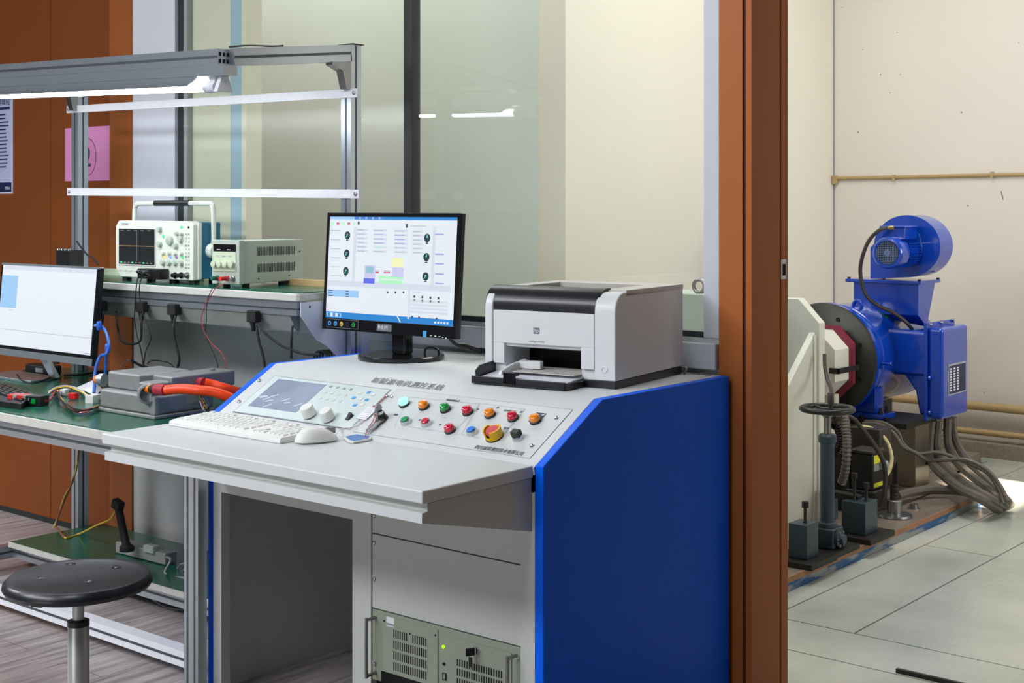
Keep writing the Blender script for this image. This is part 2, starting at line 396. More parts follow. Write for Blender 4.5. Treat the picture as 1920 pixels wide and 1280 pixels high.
# window: gaskets, mullion, two panes
wf = MB()
wf.box(-4.335, -2.002, YW + .004, YW + .03, .985, 1.001)
wf.box(-4.335, -4.31, YW + .01, YW + .05, 1.0, 3.0, 1)
o = struct('window_1', wf, ['gasket', 'pane_grey'])
mm = part('window_mullion', MB().box(-3.152, -3.112, YW + .0, YW + .04, .99, 3.0), 'gasket', None, bevel=.003)
mm.name = 'window_mullion'; mm['kind'] = 'structure'
gl = MB().box(-4.33, -3.14, YW + .016, YW + .022, .99, 3.0)
g1 = part('window_pane', gl, 'window_glass_dull', None); g1['kind'] = 'structure'
g2 = part('window_pane', MB().box(-3.12, -2.004, YW + .016, YW + .022, .99, 3.0), 'window_glass', None); g2['kind'] = 'structure'
for q in (mm, g1, g2):
    loc = q.location.copy(); q.parent = o; q.location = loc - o.location
# door frame in brown, the reveal and a small latch plate
mb = MB().box(-1.952, -1.878, YW - .006, YB + .01, 0, 3.3)
mb.box(-1.878, -1.868, YW + .002, YB, 0, 3.3, 1)
mb.box(-1.868, -1.850, YW - .006, YB - .03, 0, 3.3)
mb.box(-1.866, -1.858, YB - .03, YB - .026, 0, 3.3, 1)
mb.box(-1.868, -1.848, YB - .026, YB + .012, 0, 3.3)
dr = struct('door_1', mb, ['frame_brown', 'groove_brown'], bevel=.0015)
sp = part('strike_plate', MB().box(-1.852, -1.8465, YB - .03, YB + .0, 1.145, 1.20).box(-1.85, -1.8455, YB - .02, YB - .006, 1.155, 1.187, 1), ['chrome', 'dark_hole'], None)
loc = sp.location.copy(); sp.parent = dr; sp.location = loc - dr.location
# machine room shell
mb = MB().box(-3.9, 1.6, 7.45, 7.6, 0, 4.2)
struct('wall_machine_room_back', mb, 'room_cream')
mb = MB(); mb.box(-3.85, -3.70, 4.845, 7.45, 0, 4.2)
struct('wall_machine_room_side', mb, 'room_cream_side')
struct('wall_corridor', MB().box(-9, -3.72, 4.85, 5.0, 0, 4.2), 'pane_wall')
struct('wall_corridor_end', MB().box(-9.1, -9, 3.43, 4.9, 0, 4.2), 'pane_wall')
mb = MB(); mb.box(1.5, 1.65, 3.43, 5.62, 0, 4.2); mb.box(1.5, 1.65, 6.3, 7.5, 0, 4.2); mb.box(1.5, 1.65, 5.62, 6.3, 0, 2.28); mb.box(1.5, 1.65, 5.62, 6.3, 2.66, 4.2)  # unseen wall, its opening shaped to throw the sun patch on the floor
struct('wall_sun_slot', mb, 'room_cream')
struct('ceiling_room_sun_block', MB().box(-9.1, 1.65, 3.43, 7.6, 4.2, 4.3), 'room_cream')  # unseen, put in so the sun enters only by the wall opening
# surface details of the far room
a = P(1566, 334.5, Y=7.44); b = P(2000, 325, Y=7.44)
mb = MB().tube([a, b], .011, 10, 0, 1)
for px_, py_ in ((1676, 333), (1860, 327.5)):
    q = P(px_, py_, Y=7.432); mb.box(q.x - .006, q.x + .006, q.y - .012, q.y + .012, q.z - .017, q.z + .017)
q = P(1566, 337, Y=7.43); mb.box(q.x - .014, q.x + .012, q.y - .014, q.y + .014, q.z - .024, q.z + .024)
solo('wall_conduit', mb, 'conduit_tan', 'thin tan conduit fixed across the upper cream wall behind the blue blower', 'pipe', smooth=True)
z0 = P(1869, 764, Y=7.38).z
solo('wall_pipe', MB().tube([(-3.68, 7.38, z0 + .004), (1.4, 7.38, z0 - .02)], .024, 12, 0, 1), 'conduit_tan', 'tan pipe running low along the far cream wall, upper of two', 'pipe', smooth=True)
z0 = P(1860, 813, Y=7.36).z
solo('wall_pipe', MB().tube([(-3.68, 7.36, z0 + .004), (1.4, 7.36, z0 - .004)], .017, 12, 0, 1), 'conduit_tan', 'thinner tan pipe at the foot of the far cream wall, nearest the floor', 'pipe', smooth=True)
struct('baseboard_machine_room', MB().box(-3.7, 1.5, 7.30, 7.45, 0, .075), 'concrete')
struct('trim_6', MB().box(-3.699, -3.694, 7.443, 7.449, 0, 4.2), 'line_grey')
# scuffs on the wall
mb = MB()
for px_, py_, s_ in ((1682, 61, 3), (1618, 93, 3), (1651, 140, 4), (1688, 140, 3), (1609, 248, 4.5), (1803, 211, 4), (1669, 174, 3), (1815, 385, 4), (1910, 80, 3), (1579, 14, 3), (1845, 735, 3)):
    q = P(px_, py_, Y=7.4495); r = s_ * .0011
    mb.rev((q.x, 7.4502, q.z), (0, -1, 0), [(r, 0), (r * .8, .0012)], 8)
q = P(1877, 358, Y=7.4495); q2 = P(1881, 374, Y=7.4495)
mb.tube([q, q2], .003, 5, 0, 1)
sc_ = part('wall_scuffs', mb, 'text_grey', None); sc_['kind'] = 'structure'
wb = bpy.data.objects['wall_machine_room_back']; loc = sc_.location.copy(); sc_.parent = wb; sc_.location = loc - wb.location
# what stands behind the window, close to the glass
for n_, (p0, p1, m_) in enumerate(((342, 357, 'pane_grey'), (357, 432, 'panel_cream'), (432, 453, 'panel_pale_blue'), (453, 461, 'panel_cream'))):
    a, b_ = P(p0, 300, Y=3.285), P(p1, 300, Y=3.285)
    struct('trim_%d' % (7 + n_), MB().box(a.x - (.06 if n_ == 0 else 0), b_.x, 3.285, 3.36, .99, 3.0), m_)
# ================================================================ CONTROL CONSOLE
XL, XR = -3.105, -1.909; TK = .024; YF, YK, YR = 2.418, 3.228, 2.643; ZD, ZT = .762, .889
con = thing('control_console', 'white and blue test console with a sloping button panel beside the doorway', 'console', ((XL + XR) / 2, (YF + YK) / 2, 0))
side = [(YF, 0), (YK, 0), (YK, ZT), (YR, ZT), (YF, ZD)]
for x0, lab in ((XL, None), (XR - TK, None)):
    part('side_panel', MB().prism([(x0, y, z) for y, z in side], (TK, 0, 0)), 'console_blue', con, bevel=.0025, label='glossy blue side panel')
xi0, xi1 = XL + TK, XR - TK
e = .0005
# body shell: grey frame, knee space on one side and rack bay on the other
part('stile', MB().box(xi0 + e, -3.046, YF, YF + .03, 0, .70), 'rack_grey', con)
part('stile', MB().box(-2.524, -2.458, YF, YF + .045, 0, .70), 'rack_grey', con)
part('stile', MB().box(-1.975, xi1 - e, YF, YF + .03, 0, .70), 'rack_grey', con)
part('lintel', MB().box(-3.046, -2.524, YF, YF + .03, .555, .70), 'rack_grey', con)
part('inner_panel', MB().box(-2.524, -2.50, YF + .045, YK - .03, 0, .70), 'rack_grey', con)
part('inner_panel', MB().box(xi0 + e, xi0 + .012, YF + .03, YK - .03, 0, .70), 'rack_grey', con)
part('back_panel', MB().box(xi0 + e, xi1 - e, YK - .03, YK, 0, ZT - .016), 'rack_grey', con)
# top: flat rear top and the sloping front, as bent sheet
sl = math.atan2(ZT - ZD + .004, YR - YF + .004)
mb = MB().prism([(xi0 + e, y, z) for y, z in ((YF - .004, ZD - .004), (YR, ZT), (YK, ZT), (YK, ZT - .015), (YR + .004, ZT - .015), (YF, ZD - .022))], (xi1 - xi0 - 2 * e, 0, 0))
part('top_panel', mb, 'console_white', con, bevel=.001)
# desk slab and tray beneath
DX0, DX1, DY = -3.074, -1.938, 2.054
mb = MB().box(DX0, DX1, DY, YF + .002, ZD - .028, ZD)
part('desk_top', mb, 'console_white', con, bevel=.004, seg=3)
mb = MB().prism([(DX0 + .012, y, z) for y, z in ((DY + .02, ZD - .0285), (DY + .02, .716), (DY + .004, .715), (DY + .004, .694), (YF - .001, .612), (YF - .001, ZD - .0285))], (DX1 - DX0 - .016, 0, 0))
part('desk_tray', mb, 'rack_grey', con, bevel=.0015)
part('tray_front_strip', MB().box(DX0 + .012, DX1 - .003, DY + .002, DY + .0045, .694, .7155), 'console_white', con)
# rack panels
px0, px1 = -2.457, -1.976
mb = MB(); 
for z0, z1 in ((.5315, .70), (.3445, .5285)):
    mb = MB().box(px0, px1, YF + .004, YF + .012, z0, z1)
    part('rack_blank_panel', mb, 'rack_grey', con, bevel=.0008)
part('rack_shadow_gap', MB().box(px0, px1, YF + .02, YF + .022, .02, .70), 'dark_hole', con)
for z in (.575, .507, .416):
    for xx in (px0 + .008,):
        part('rack_screw', MB().rev((xx, YF + .004, z), (0, -1, 0), [(.0062, 0), (.0062, .001), (.0042, .0035), (.002, .0045)], 14), 'chrome', con, smooth=True)
# sloping panel face
S = Plane((xi0, YF - .004, ZD - .004), (1, 0, 0), (0, math.cos(sl), math.sin(sl)))
SH = 0.0006
# engraved plate borders
mb = MB()
def pxline(mb, pl, p, q, w, h, mi=0):
    a = pl.px(*p); b = pl.px(*q); pl.line(mb, *a, *b, w, h, mi)
A0 = S.px(441, 773.5); A1 = S.px(513, 704.5); A2 = S.px(722, 731); A3 = S.px(668, 804)
la, lb = (A0[0] + A1[0]) / 2, (A2[0] + A3[0]) / 2
y0_, y1_ = (A0[1] + A3[1]) / 2, (A1[1] + A2[1]) / 2
B1 = S.px(740, 728); B2 = S.px(1078, 770); B3 = S.px(985, 858)
ra, rb, ry0, ry1 = lb + .02, S.px(1030, 815)[0] + .004, S.px(985, 858)[1], S.px(900, 748)[1]
mb = MB()
S.rect(mb, la, y0_, lb, y1_, 0, 0, .0022)
inst = part('instrument_plate', mb, 'membrane', con, bevel=.0006)
mb = MB()
for (a, b, c, d) in ((la - .004, y0_ - .004, lb + .004, y0_ - .001), (la - .004, y1_ + .001, lb + .004, y1_ + .003), (la - .004, y0_ - .004, la - .001, y1_ + .003)): S.rect(mb, a, b, c, d, SH)
part('plate_edge', mb, 'text_grey', con)
mb = MB(); S.rect(mb, ra, ry0, rb, ry1, 0, 0, .001)
bp_ = part('button_plate', mb, 'console_white', con, bevel=.0004)
mb = MB(); h = .0012; lw = .0008
for (a, b, c, d) in ((ra, ry0, rb, ry0), (ra, ry1, rb, ry1), (ra, ry0, ra, ry1), (rb, ry0, rb, ry1)): S.line(mb, a, b, c, d, lw, h + .0002)
# engraved group outlines
for p in (((768, 745), (900, 758)), ((900, 758), (862, 800)), ((765, 800), (860, 815)), ((905, 757), (985, 768)), ((985, 768), (945, 815)), ((900, 757), (866, 815)), ((866, 815), (900, 822)), ((768, 745), (740, 800))):
    pxline(mb, S, *p, .0009, h + .0002)
part('engraved_lines', mb, 'line_grey', con)
t0 = S.at(695, 716); te = S.at(828, 733)
text('title_lettering', '新能源电机测控系统', 'title_grey', con, S.pt(*[S.px(694, 716)[0], S.px(694, 716)[1]], SH), S.ex, S.ey, .0268, sx=(te - t0).length / (.0268 * 9) * 1.0)
c0 = S.px(889, 841); c1 = S.px(983, 851)
text('maker_lettering', '四川诚邦测控技术有限公司', 'text_grey', con, S.pt(c0[0], c0[1], h + .0003), S.ex, S.ey, .0155, sx=(c1[0] - c0[0]) / (.0155 * 12))
for s_, q in (('电机加载单元', (836, 751)), ('逆变器单元', (944, 771)), ('启', (798, 757)), ('停', (893, 769)), ('开', (930, 766)), ('关', (974, 774)), ('急停', (944, 804)), ('转', (784, 789)), ('停', (822, 798)), ('钥匙', (738, 779))):
    a_ = S.px(*q); text('caption', s_, 'text_grey', con, S.pt(a_[0], a_[1], h + .0003), S.ex, S.ey, .0075)
# bolts
for q in ((487, 714), (449, 754), (726, 743), (735, 744), (1044, 784), (998, 836)):
    a_ = S.px(*q); part('panel_bolt', MB().rev(S.pt(a_[0], a_[1], 0), S.n, [(.006, 0), (.006, .0014), (.0042, .0016), (.0042, .005), (.003, .006)], 14), 'chrome', con, smooth=True)
# instrument: foil covered display, membrane keys, two knobs, rocker
mb = MB(); d0 = S.px(461, 767); d1 = S.px(523, 711); d2 = S.px(602, 722); d3 = S.px(560, 781)
S.rect(mb, (d0[0] + d1[0]) / 2, (d0[1] + d3[1]) / 2 + .012, (d2[0] + d3[0]) / 2, (d1[1] + d2[1]) / 2 + .001, .0022, 0, .001)
part('instrument_display', mb, 'lcd_silver', con)
mb = MB(); xa, ya, xb, yb = (d0[0] + d1[0]) / 2, (d0[1] + d3[1]) / 2 + .012, (d2[0] + d3[0]) / 2, (d1[1] + d2[1]) / 2
for (a, b, c, d) in ((xa - .003, ya, xa, yb), (xa, yb, xb, yb + .003)): S.rect(mb, a, b, c, d, .0022, 0, .0014)
random.seed(3)
for i in range(9):
    u, v = random.uniform(xa, xb), random.uniform(ya, ya + .05); S.line(mb, u, v, u + .02, v + random.uniform(.004, .02), .003, .0034)
part('display_foil', mb, 'foil_white', con)
def key(q, mat_, nm='membrane_key', sz=.0058):
    a_ = S.px(*q); mb = MB(); S.rect(mb, a_[0] - sz, a_[1] - sz * .8, a_[0] + sz, a_[1] + sz * .8, .0022, 0, .0012); part(nm, mb, mat_, con)
for q in ((692, 737), (664, 747), (688, 751), (666, 761)): key(q, 'membrane_blue')
for q in ((676, 738), (701, 741), (677, 749), (680, 760)): key(q, 'key_white')
for r_ in range(3):
    for c_ in range(4): key((621 - r_ * 10 + c_ * 12.5, 726 + r_ * 11 + c_ * 1.8), 'groove_grey' if r_ == 0 else 'membrane', sz=.0042)
def knob(q, base, nm='control_knob'):
    a_ = S.px(*base); o_ = S.pt(a_[0], a_[1], .0022)
    mb = MB().rev(o_, S.n, [(.0185, .004), (.0185, .026), (.0172, .030), (.0165, .031)], 28)
    kb = part(nm, mb, 'key_white', con, smooth=True)
    part('knob_skirt', MB().rev(o_, S.n, [(.0145, 0), (.0145, .004)], 24), 'black_plastic', kb, smooth=True)
knob(None, (582, 781)); knob(None, (617, 788))
a_ = S.px(656, 784)
mb = MB(); S.rect(mb, a_[0] - .007, a_[1] - .011, a_[0] + .007, a_[1] + .011, .0022, 0, .003); rk = part('rocker_switch', mb, 'black_plastic', con, bevel=.0006)
mb = MB().prism([S.pt(a_[0] - .0055, a_[1] + y_, .005 + z_) for y_, z_ in ((-.009, 0), (.009, 0), (.009, .0075), (-.003, .002))], S.ex * .011)
part('rocker', mb, 'switch_black', rk)
# pilot lamps and push buttons
def lamp(q, mat_):
    a_ = S.px(*q, .012); o_ = S.pt(a_[0], a_[1], .001)
    bz = part('pilot_lamp', MB().rev(o_, S.n, [(.0148, 0), (.0148, .005), (.0135, .006)], 26), 'black_plastic', con, smooth=True)
    mb = MB().rev(o_, S.n, [(.0128, .006), (.0128, .014), (.0116, .0165), (.009, .018), (.0, .0185)], 26, cap=False)
    mb.obox(S.pt(a_[0], a_[1], .0187), (S.ex + S.ey * .3).normalized(), (S.ey - S.ex * .3).normalized(), S.n, .0095, .0022, .0012)
    part('lamp_lens', mb, mat_, bz, smooth=True)
for q, m_ in (((756, 752), 'lens_green_lit'), ((793, 757), 'lens_orange'), ((833, 762), 'lens_green'), ((875, 767), 'lens_red'), ((917, 772), 'lens_orange'), ((960, 778), 'lens_red'), ((842, 801), 'lens_red')): lamp(q, m_)
def push(q, mat_, ring='chrome'):
    a_ = S.px(*q, .012); o_ = S.pt(a_[0], a_[1], .001)
    bz = part('push_button', MB().rev(o_, S.n, [(.0142, 0), (.0142, .003), (.0125, .011), (.0105, .011), (.0105, .008)], 26), ring, con, smooth=True)
    part('button_cap', MB().rev(o_, S.n, [(.0102, .002), (.0102, .0135), (.009, .0145)], 26), mat_, bz, smooth=True)
push((759, 786), 'button_green'); push((797, 789), 'lens_red'); push((883, 805), 'button_blue')
# lamp with its warning plate
a_ = S.px(1008, 783)
mb = MB(); S.rect(mb, a_[0] - .014, a_[1] - .019, a_[0] + .016, a_[1] + .017, .001, 0, .001)
hp = part('lamp_backplate', mb, 'poster_navy', con); mb = MB()
tri = [S.pt(a_[0] + .004, a_[1] + .008, .0024), S.pt(a_[0] + .0145, a_[1] + .008, .0024), S.pt(a_[0] + .0145, a_[1] + .016, .0024)]
mb.add(tri, [(0, 1, 2)]); part('warning_mark', mb, 'text_white', hp)
lamp((1002, 783), 'lens_orange')
# emergency stop in a yellow shroud
a_ = S.px(925, 812, .012); o_ = S.pt(a_[0], a_[1], .001)
mb = MB(); n_ = 36; x_, y_, d_ = S.ex, S.ey, S.n; vs = []; fs = []
for k, (r1, r2, hh) in enumerate(((.021, .0185, 0), (.0225, .019, .026))):
    for i in range(n_):
        t_ = 2 * math.pi * i / n_; cut = 1
        zz = hh
        if hh and abs(math.atan2(math.sin(t_ + 1.57 + .15), math.cos(t_ + 1.57 + .15))) < .42: zz = .009
        if hh and abs(math.atan2(math.sin(t_ - 1.9), math.cos(t_ - 1.9))) < .7: zz = .02
        c_, s_ = math.cos(t_), math.sin(t_)
        vs += [o_ + (x_ * c_ + y_ * s_) * r1 + d_ * zz, o_ + (x_ * c_ + y_ * s_) * r2 + d_ * zz]
for i in range(n_):
    j = (i + 1) % n_; A = 2 * i; B = 2 * j; C = 2 * n_ + 2 * i; D = 2 * n_ + 2 * j
    fs += [(A, B, D, C), (A + 1, C + 1, D + 1, B + 1), (C, D, D + 1, C + 1)]
mb.add(vs, fs); es = part('emergency_stop', mb, 'estop_yellow', con, smooth=True)
part('stop_button', MB().rev(o_, S.n, [(.009, 0), (.009, .014), (.0172, .015), (.0178, .019), (.016, .023), (.006, .0235)], 28), 'estop_red', es, smooth=True)
part('stop_base', MB().rev(o_ - S.n * .0005, S.n, [(.023, 0), (.023, .003)], 28), 'black_plastic', es, smooth=True)
# black selector switch
a_ = S.px(969, 815, .012); o_ = S.pt(a_[0], a_[1], .001)
ss = part('selector_switch', MB().rev(o_, S.n, [(.0145, 0), (.0145, .003), (.0125, .010)], 26), 'chrome', con, smooth=True)
part('selector_handle', MB().obox(o_ + S.n * .016, S.ex, S.ey, S.n, .0115, .0085, .0075), 'switch_black', ss, bevel=.002)
# key switch on the panel
a_ = S.px(716, 780, .01); o_ = S.pt(a_[0], a_[1], .001)
ks = part('key_switch', MB().rev(o_, S.n, [(.0145, 0), (.0145, .004), (.013, .007), (.0105, .012), (.0105, .018)], 26), 'black_plastic', con, smooth=True)
part('key_barrel', MB().rev(o_, S.n, [(.009, .018), (.009, .026), (.004, .027)], 22), 'chrome', ks, smooth=True)
KS = o_
# ================================================================ RACK COMPUTER
rc = thing('rack_computer', 'grey-green rack computer with slotted vents and lit green lamp, low in the console', 'computer', ((px0 + px1) / 2, YF, .165))
YC = YF + .004
part('chassis', MB().box(px0 + .03, px1 - .03, YF + .05, YF + .45, .168, .338), 'chassis_green', rc)
part('front_panel', MB().box(px0, px1, YC, YC + .008, .166, .3415), 'chassis_green', rc, bevel=.0006)
C = Plane((0, YC, 0), (1, 0, 0), (0, 0, 1))     # here a = x, b = z, n = -y
def rx(px): r = ray(px, 640); return r.x / r.y * YC
mb = MB(); C.rect(mb, rx(718), .180, rx(822), .3335, 0, 0, .0025); lp = part('drive_cover', mb, 'chassis_green', rc, bevel=.0006)
mb = MB(); C.rect(mb, rx(843), .1665, rx(960), .324, 0, 0, .0025); dp = part('drive_door', mb, 'chassis_green', rc, bevel=.0006)
def slots(T, xa, xb, za, zb, n, rows, skip=()):
    mb = MB(); w_ = (xb - xa) / n; hh = (zb - za) / rows
    for r_ in range(rows):
        for c_ in range(n):
            if (r_, c_) in skip: continue
            a, b = xa + c_ * w_, za + r_ * hh
            C.rect(mb, a, b, a + w_ * .52, b + hh * .74, .0028)
    part('vent_slots', mb, 'dark_hole', T)
slots(lp, rx(739), rx(803), .205, .312, 16, 4, {(3, 7), (3, 8)})
slots(dp, rx(858), rx(945), .170, .283, 19, 5)
mb = MB(); 
for q in ((722, 1163), (770, 1187), (818, 1190)):
    p_ = P(*q, Y=YC); C.disc(mb, p_.x, p_.z, .0028, .0031)
part('cover_hole', mb, 'dark_hole', lp)
mb = MB(); a, b = P(726, 1172, Y=YC), P(741, 1158, Y=YC); C.rect(mb, a.x, a.z, b.x, b.z, .0032); st = part('sticker', mb, 'text_white', lp)
mb = MB(); C.rect(mb, a.x, a.z + .003, b.x, a.z + .008, .0034); part('sticker_print', mb, 'line_grey', st)
p_ = P(832, 1212, Y=YC); part('power_lamp', MB().rev((p_.x, YC, p_.z), (0, -1, 0), [(.0042, 0), (.0042, .003), (.002, .005)], 16), 'lime_led', rc, smooth=True)
p_ = P(833, 1244, Y=YC); part('reset_button', MB().rev((p_.x, YC, p_.z), (0, -1, 0), [(.0036, 0), (.0036, .003)], 14), 'black_plastic', rc)
p_ = P(834, 1268, Y=YC); mb = MB(); C.rect(mb, p_.x - .006, p_.z - .008, p_.x + .006, p_.z + .009, .0005, 0, .002); sb = part('power_switch', mb, 'black_plastic', rc); mb = MB(); C.rect(mb, p_.x, p_.z - .004, p_.x + .005, p_.z + .008, .0026, 0, .003); part('rocker', mb, 'socket_white', sb)
mb = MB(); C.rect(mb, rx(717), .1665, rx(812), .195, .0028, 0, .001); part('drive_bay', mb, 'black_gloss', rc)
# lock with its key
p_ = P(895, 1218, Y=YC)
lk = part('lock', MB().rev((p_.x, YC - .0025, p_.z), (0, -1, 0), [(.0095, 0), (.0095, .004), (.0082, .006), (.003, .006)], 22), 'chrome', rc, smooth=True)
mb = MB().obox((p_.x - .003, YC - .022, p_.z + .000), (1, -.6, 0), (0, 0, 1), (.6, 1, 0), .002, .0085, .009)
mb.obox((p_.x - .004, YC - .020, p_.z - .024), (1, -.2, .1), (0, 0, 1), (.2, 1, 0), .0055, .0115, .0012)
part('lock_key', mb, 'iron_dark', lk)
def handle(xh, bend=1):
    z0, z1 = .184, .322; yo = YC - .032
    mb = MB().tube([(xh, YC, z0), (xh, yo + .004, z0), (xh, yo, z0 + .006), (xh, yo, z1 - .006), (xh, yo + .004, z1), (xh, YC, z1)], .0042, 10, 0, 3)
    h_ = part('pull_handle', mb, 'steel', rc, smooth=True)
    for zz in (z0 + .022, z1 - .005):
        part('rack_screw', MB().rev((xh - .008 * bend, YC, zz), (0, -1, 0), [(.0058, 0), (.0045, .003), (.002, .004)], 12), 'chrome', rc, smooth=True)
handle(px0 + .012, .4); handle(px1 - .014, -.4)

# ================================================================ MONITOR ON THE CONSOLE
def monitor_screen(T, pl, wd, hg, mats):
    pass
tl = math.radians(3.6); my = 2.925
mx0, mx1 = -3.186, -2.625; mz0, mz1 = .966, 1.328
mon = thing('computer_monitor', 'black monitor showing gauges and a test diagram, standing on the white console top', 'monitor', (-2.905, 2.97, ZT))
MP = Plane((mx0, my, mz0), (1, 0, 0), (0, math.sin(tl), math.cos(tl)))
W_, H_ = mx1 - mx0, mz1 - mz0
mb = MB().obox(MP.pt(W_ / 2, H_ / 2, -.009), MP.ex, MP.ey, MP.n, W_ / 2, H_ / 2, .009)
hs = part('housing', mb, 'black_plastic', mon, bevel=.003)
mb = MB().obox(MP.pt(W_ / 2, H_ / 2, -.028), MP.ex, MP.ey, MP.n, W_ * .36, H_ * .36, .012)
part('rear_shell', mb, 'black_plastic', mon, bevel=.006)
mb = MB()
bw, bt, bb = .011, .012, .036
for r_ in ((0, 0, W_, bb), (0, H_ - bt, W_, H_), (0, bb, bw, H_ - bt), (W_ - .014, bb, W_, H_ - bt)): MP.rect(mb, *r_, 0, 0, .0035)
part('bezel', mb, 'black_gloss', mon, bevel=.001)
E = dict(sc_white=(230, 236, 243, .70), sc_blue=(40, 130, 205, .75), sc_pale=(150, 195, 235, .8), sc_lilac=(198, 196, 228, .8), sc_green=(170, 236, 186, .8), sc_teal=(120, 190, 190, .8), sc_yellow=(232, 236, 180, .8), sc_deep=(96, 110, 220, .8), sc_dark=(14, 62, 62, .6), sc_grey=(176, 184, 200, .8), sc_mid=(206, 212, 224, .8), sc_ink=(60, 66, 80, .6), sc_cyan=(100, 220, 230, .9), sc_red=(196, 90, 110, .8), sc_wire=(150, 160, 215, .8))
for k_, v_ in E.items(): M(k_, v_[:3], .4, emit=v_[3])
EN = list(E); ei = {k_: i for i, k_ in enumerate(EN)}
sx0, sy0, sx1, sy1 = bw, bb, W_ - .014, H_ - bt
def UV(x, y): return MP.px(x, y, .001)
mb = MB(); MP.rect(mb, sx0, sy0, sx1, sy1, .0006, ei['sc_white'])
def R(p, q, c, h=.0009):
    a = UV(*p); b = UV(*q); MP.rect(mb, min(a[0], b[0]), min(a[1], b[1]), max(a[0], b[0]), max(a[1], b[1]), h, ei[c])
MP.rect(mb, sx0, sy1 - .009, sx1, sy1, .0009, ei['sc_blue']); MP.rect(mb, sx0, sy1 - .009, sx0 + .11, sy1, .001, ei['sc_pale'])
for i in range(9): MP.rect(mb, sx0 + .115 + i * .014, sy1 - .007, sx0 + .124 + i * .014, sy1 - .001, .0012, ei['sc_pale' if i % 2 else 'sc_deep'])
MP.rect(mb, sx0, sy0, sx1, sy0 + .019, .0009, ei['sc_blue']); MP.rect(mb, sx0 + .006, sy0 + .003, sx0 + .07, sy0 + .016, .0012, ei['sc_pale'])
for i in range(5): MP.rect(mb, sx0 + .012 + i * .011, sy0 + .004, sx0 + .02 + i * .011, sy0 + .015, .0014, ei['sc_white' if i % 2 else 'sc_blue'])
MP.line(mb, sx0 + .31, sy0 + .019, sx0 + .325, sy0 + .001, .004, .0013, ei['sc_white'])
for i in range(5): MP.rect(mb, sx1 - .075 + i * .012, sy0 + .005, sx1 - .068 + i * .012, sy0 + .011, .0013, ei['sc_white'])
# toolbar, tables, gauges, diagram
for i in range(5): R((621 + i * 10.2, 417), (626 + i * 10.2, 421), 'sc_red' if i % 2 else 'sc_green')
R((671, 415), (674, 421), 'sc_ink'); R((761, 420), (764, 427), 'sc_ink')
R((769, 423), (800, 424.5), 'sc_grey')
for r_ in range(6):
    y_ = 430 + r_ * 7.9
    for k_, (xa, xb) in enumerate(((670, 683), (701, 719), (740, 758), (774, 788))):
        yy = y_ + k_ * 1.0
        R((xa - 1, yy - 1.5), (xb + 6, yy + 3.2), 'sc_mid', .0008)
        R((xa, yy), (xb, yy + 2), 'sc_wire' if k_ in (1, 2) and r_ in (1, 2, 3) else 'sc_green' if r_ == 4 and k_ == 1 else 'sc_grey')
for r_ in range(6):
    R((620, 431 + r_ * 17), (638, 433 + r_ * 17), 'sc_grey'); R((620, 436 + r_ * 17), (636, 437.5 + r_ * 17), 'sc_mid')
for yy in (438, 475, 493, 512, 530): R((816, yy), (832, yy + 3), 'sc_wire')
for yy in (447, 461, 468, 484, 505): R((814, yy), (838, yy + 1), 'sc_mid')
def gauge(x, y, ang):
    a = UV(x, y); MP.disc(mb, a[0], a[1], .0125, .0009, ei['sc_ink']); MP.disc(mb, a[0], a[1], .0112, .0012, ei['sc_dark'])
    for i in range(9):
        t_ = -.6 + i * .54; MP.rect(mb, a[0] + .0122 * math.cos(t_) - .0006, a[1] + .0122 * math.sin(t_) - .0006, a[0] + .0122 * math.cos(t_) + .0006, a[1] + .0122 * math.sin(t_) + .0006, .0014, ei['sc_grey'])
    MP.line(mb, a[0], a[1], a[0] + .009 * math.cos(ang), a[1] + .009 * math.sin(ang), .0026, .0015, ei['sc_cyan'])
    MP.line(mb, a[0] - .004, a[1] + .003, a[0] + .004, a[1] + .003, .0014, .0016, ei['sc_white'])
    MP.rect(mb, a[0] - .005, a[1] - .017, a[0] + .005, a[1] - .0135, .0012, ei['sc_dark'])
for x, y, t_ in ((651.5, 441, -2.3), (650, 475, -2.3), (648.5, 508, -2.3), (801, 446, 1.57), (799.5, 482, 1.5), (798, 518, -2.3)): gauge(x, y, t_)
R((684, 497), (703, 528), 'sc_lilac'); R((686, 499), (700, 512), 'sc_teal'); R((682, 521), (702, 532), 'sc_deep', .0012)
R((735, 483), (755, 500), 'sc_yellow'); R((735, 501), (756, 520), 'sc_lilac'); R((710, 517), (756, 524), 'sc_green'); R((710, 524), (754, 533), 'sc_green', .0012)
for xa in (704, 707, 720, 724, 728): R((xa, 509), (xa + 3, 512), 'sc_red'); R((xa, 507), (xa + 5, 508), 'sc_ink')
R((722, 528), (742, 529), 'sc_ink', .0015)
R((614, 542), (672, 558), 'sc_pale')
for r_ in range(3): R((616, 543 + r_ * 5), (624, 545 + r_ * 5), 'sc_ink', .0012); R((648, 545 + r_ * 5), (654, 547 + r_ * 5), 'sc_ink', .0012)
for xa in (725, 740, 755): R((xa, 546), (xa + 3, 550), 'sc_ink')
for i in range(4):
    for j in range(2): R((775.5 + i * 15, 553.5 + i * 1.1 + j * 7), (778.5 + i * 15, 558 + i * 1.1 + j * 7), 'sc_ink')
R((774, 547), (790, 548.5), 'sc_grey')
for xa in (771, 784, 817): R((xa, 592 + (xa - 771) * .07), (xa + 3, 596 + (xa - 771) * .07), 'sc_ink')
for yy in (565, 572, 579, 586): R((768, yy), (840, yy + .7), 'sc_mid')
for xa in (664, 766, 812): R((xa, 540 if xa == 766 else 425), (xa + .7, 598 if xa == 766 else 535), 'sc_mid')
R((614, 535), (845, 536), 'sc_mid')
part('screen', mb, EN, mon, label='lit screen with six round gauges')
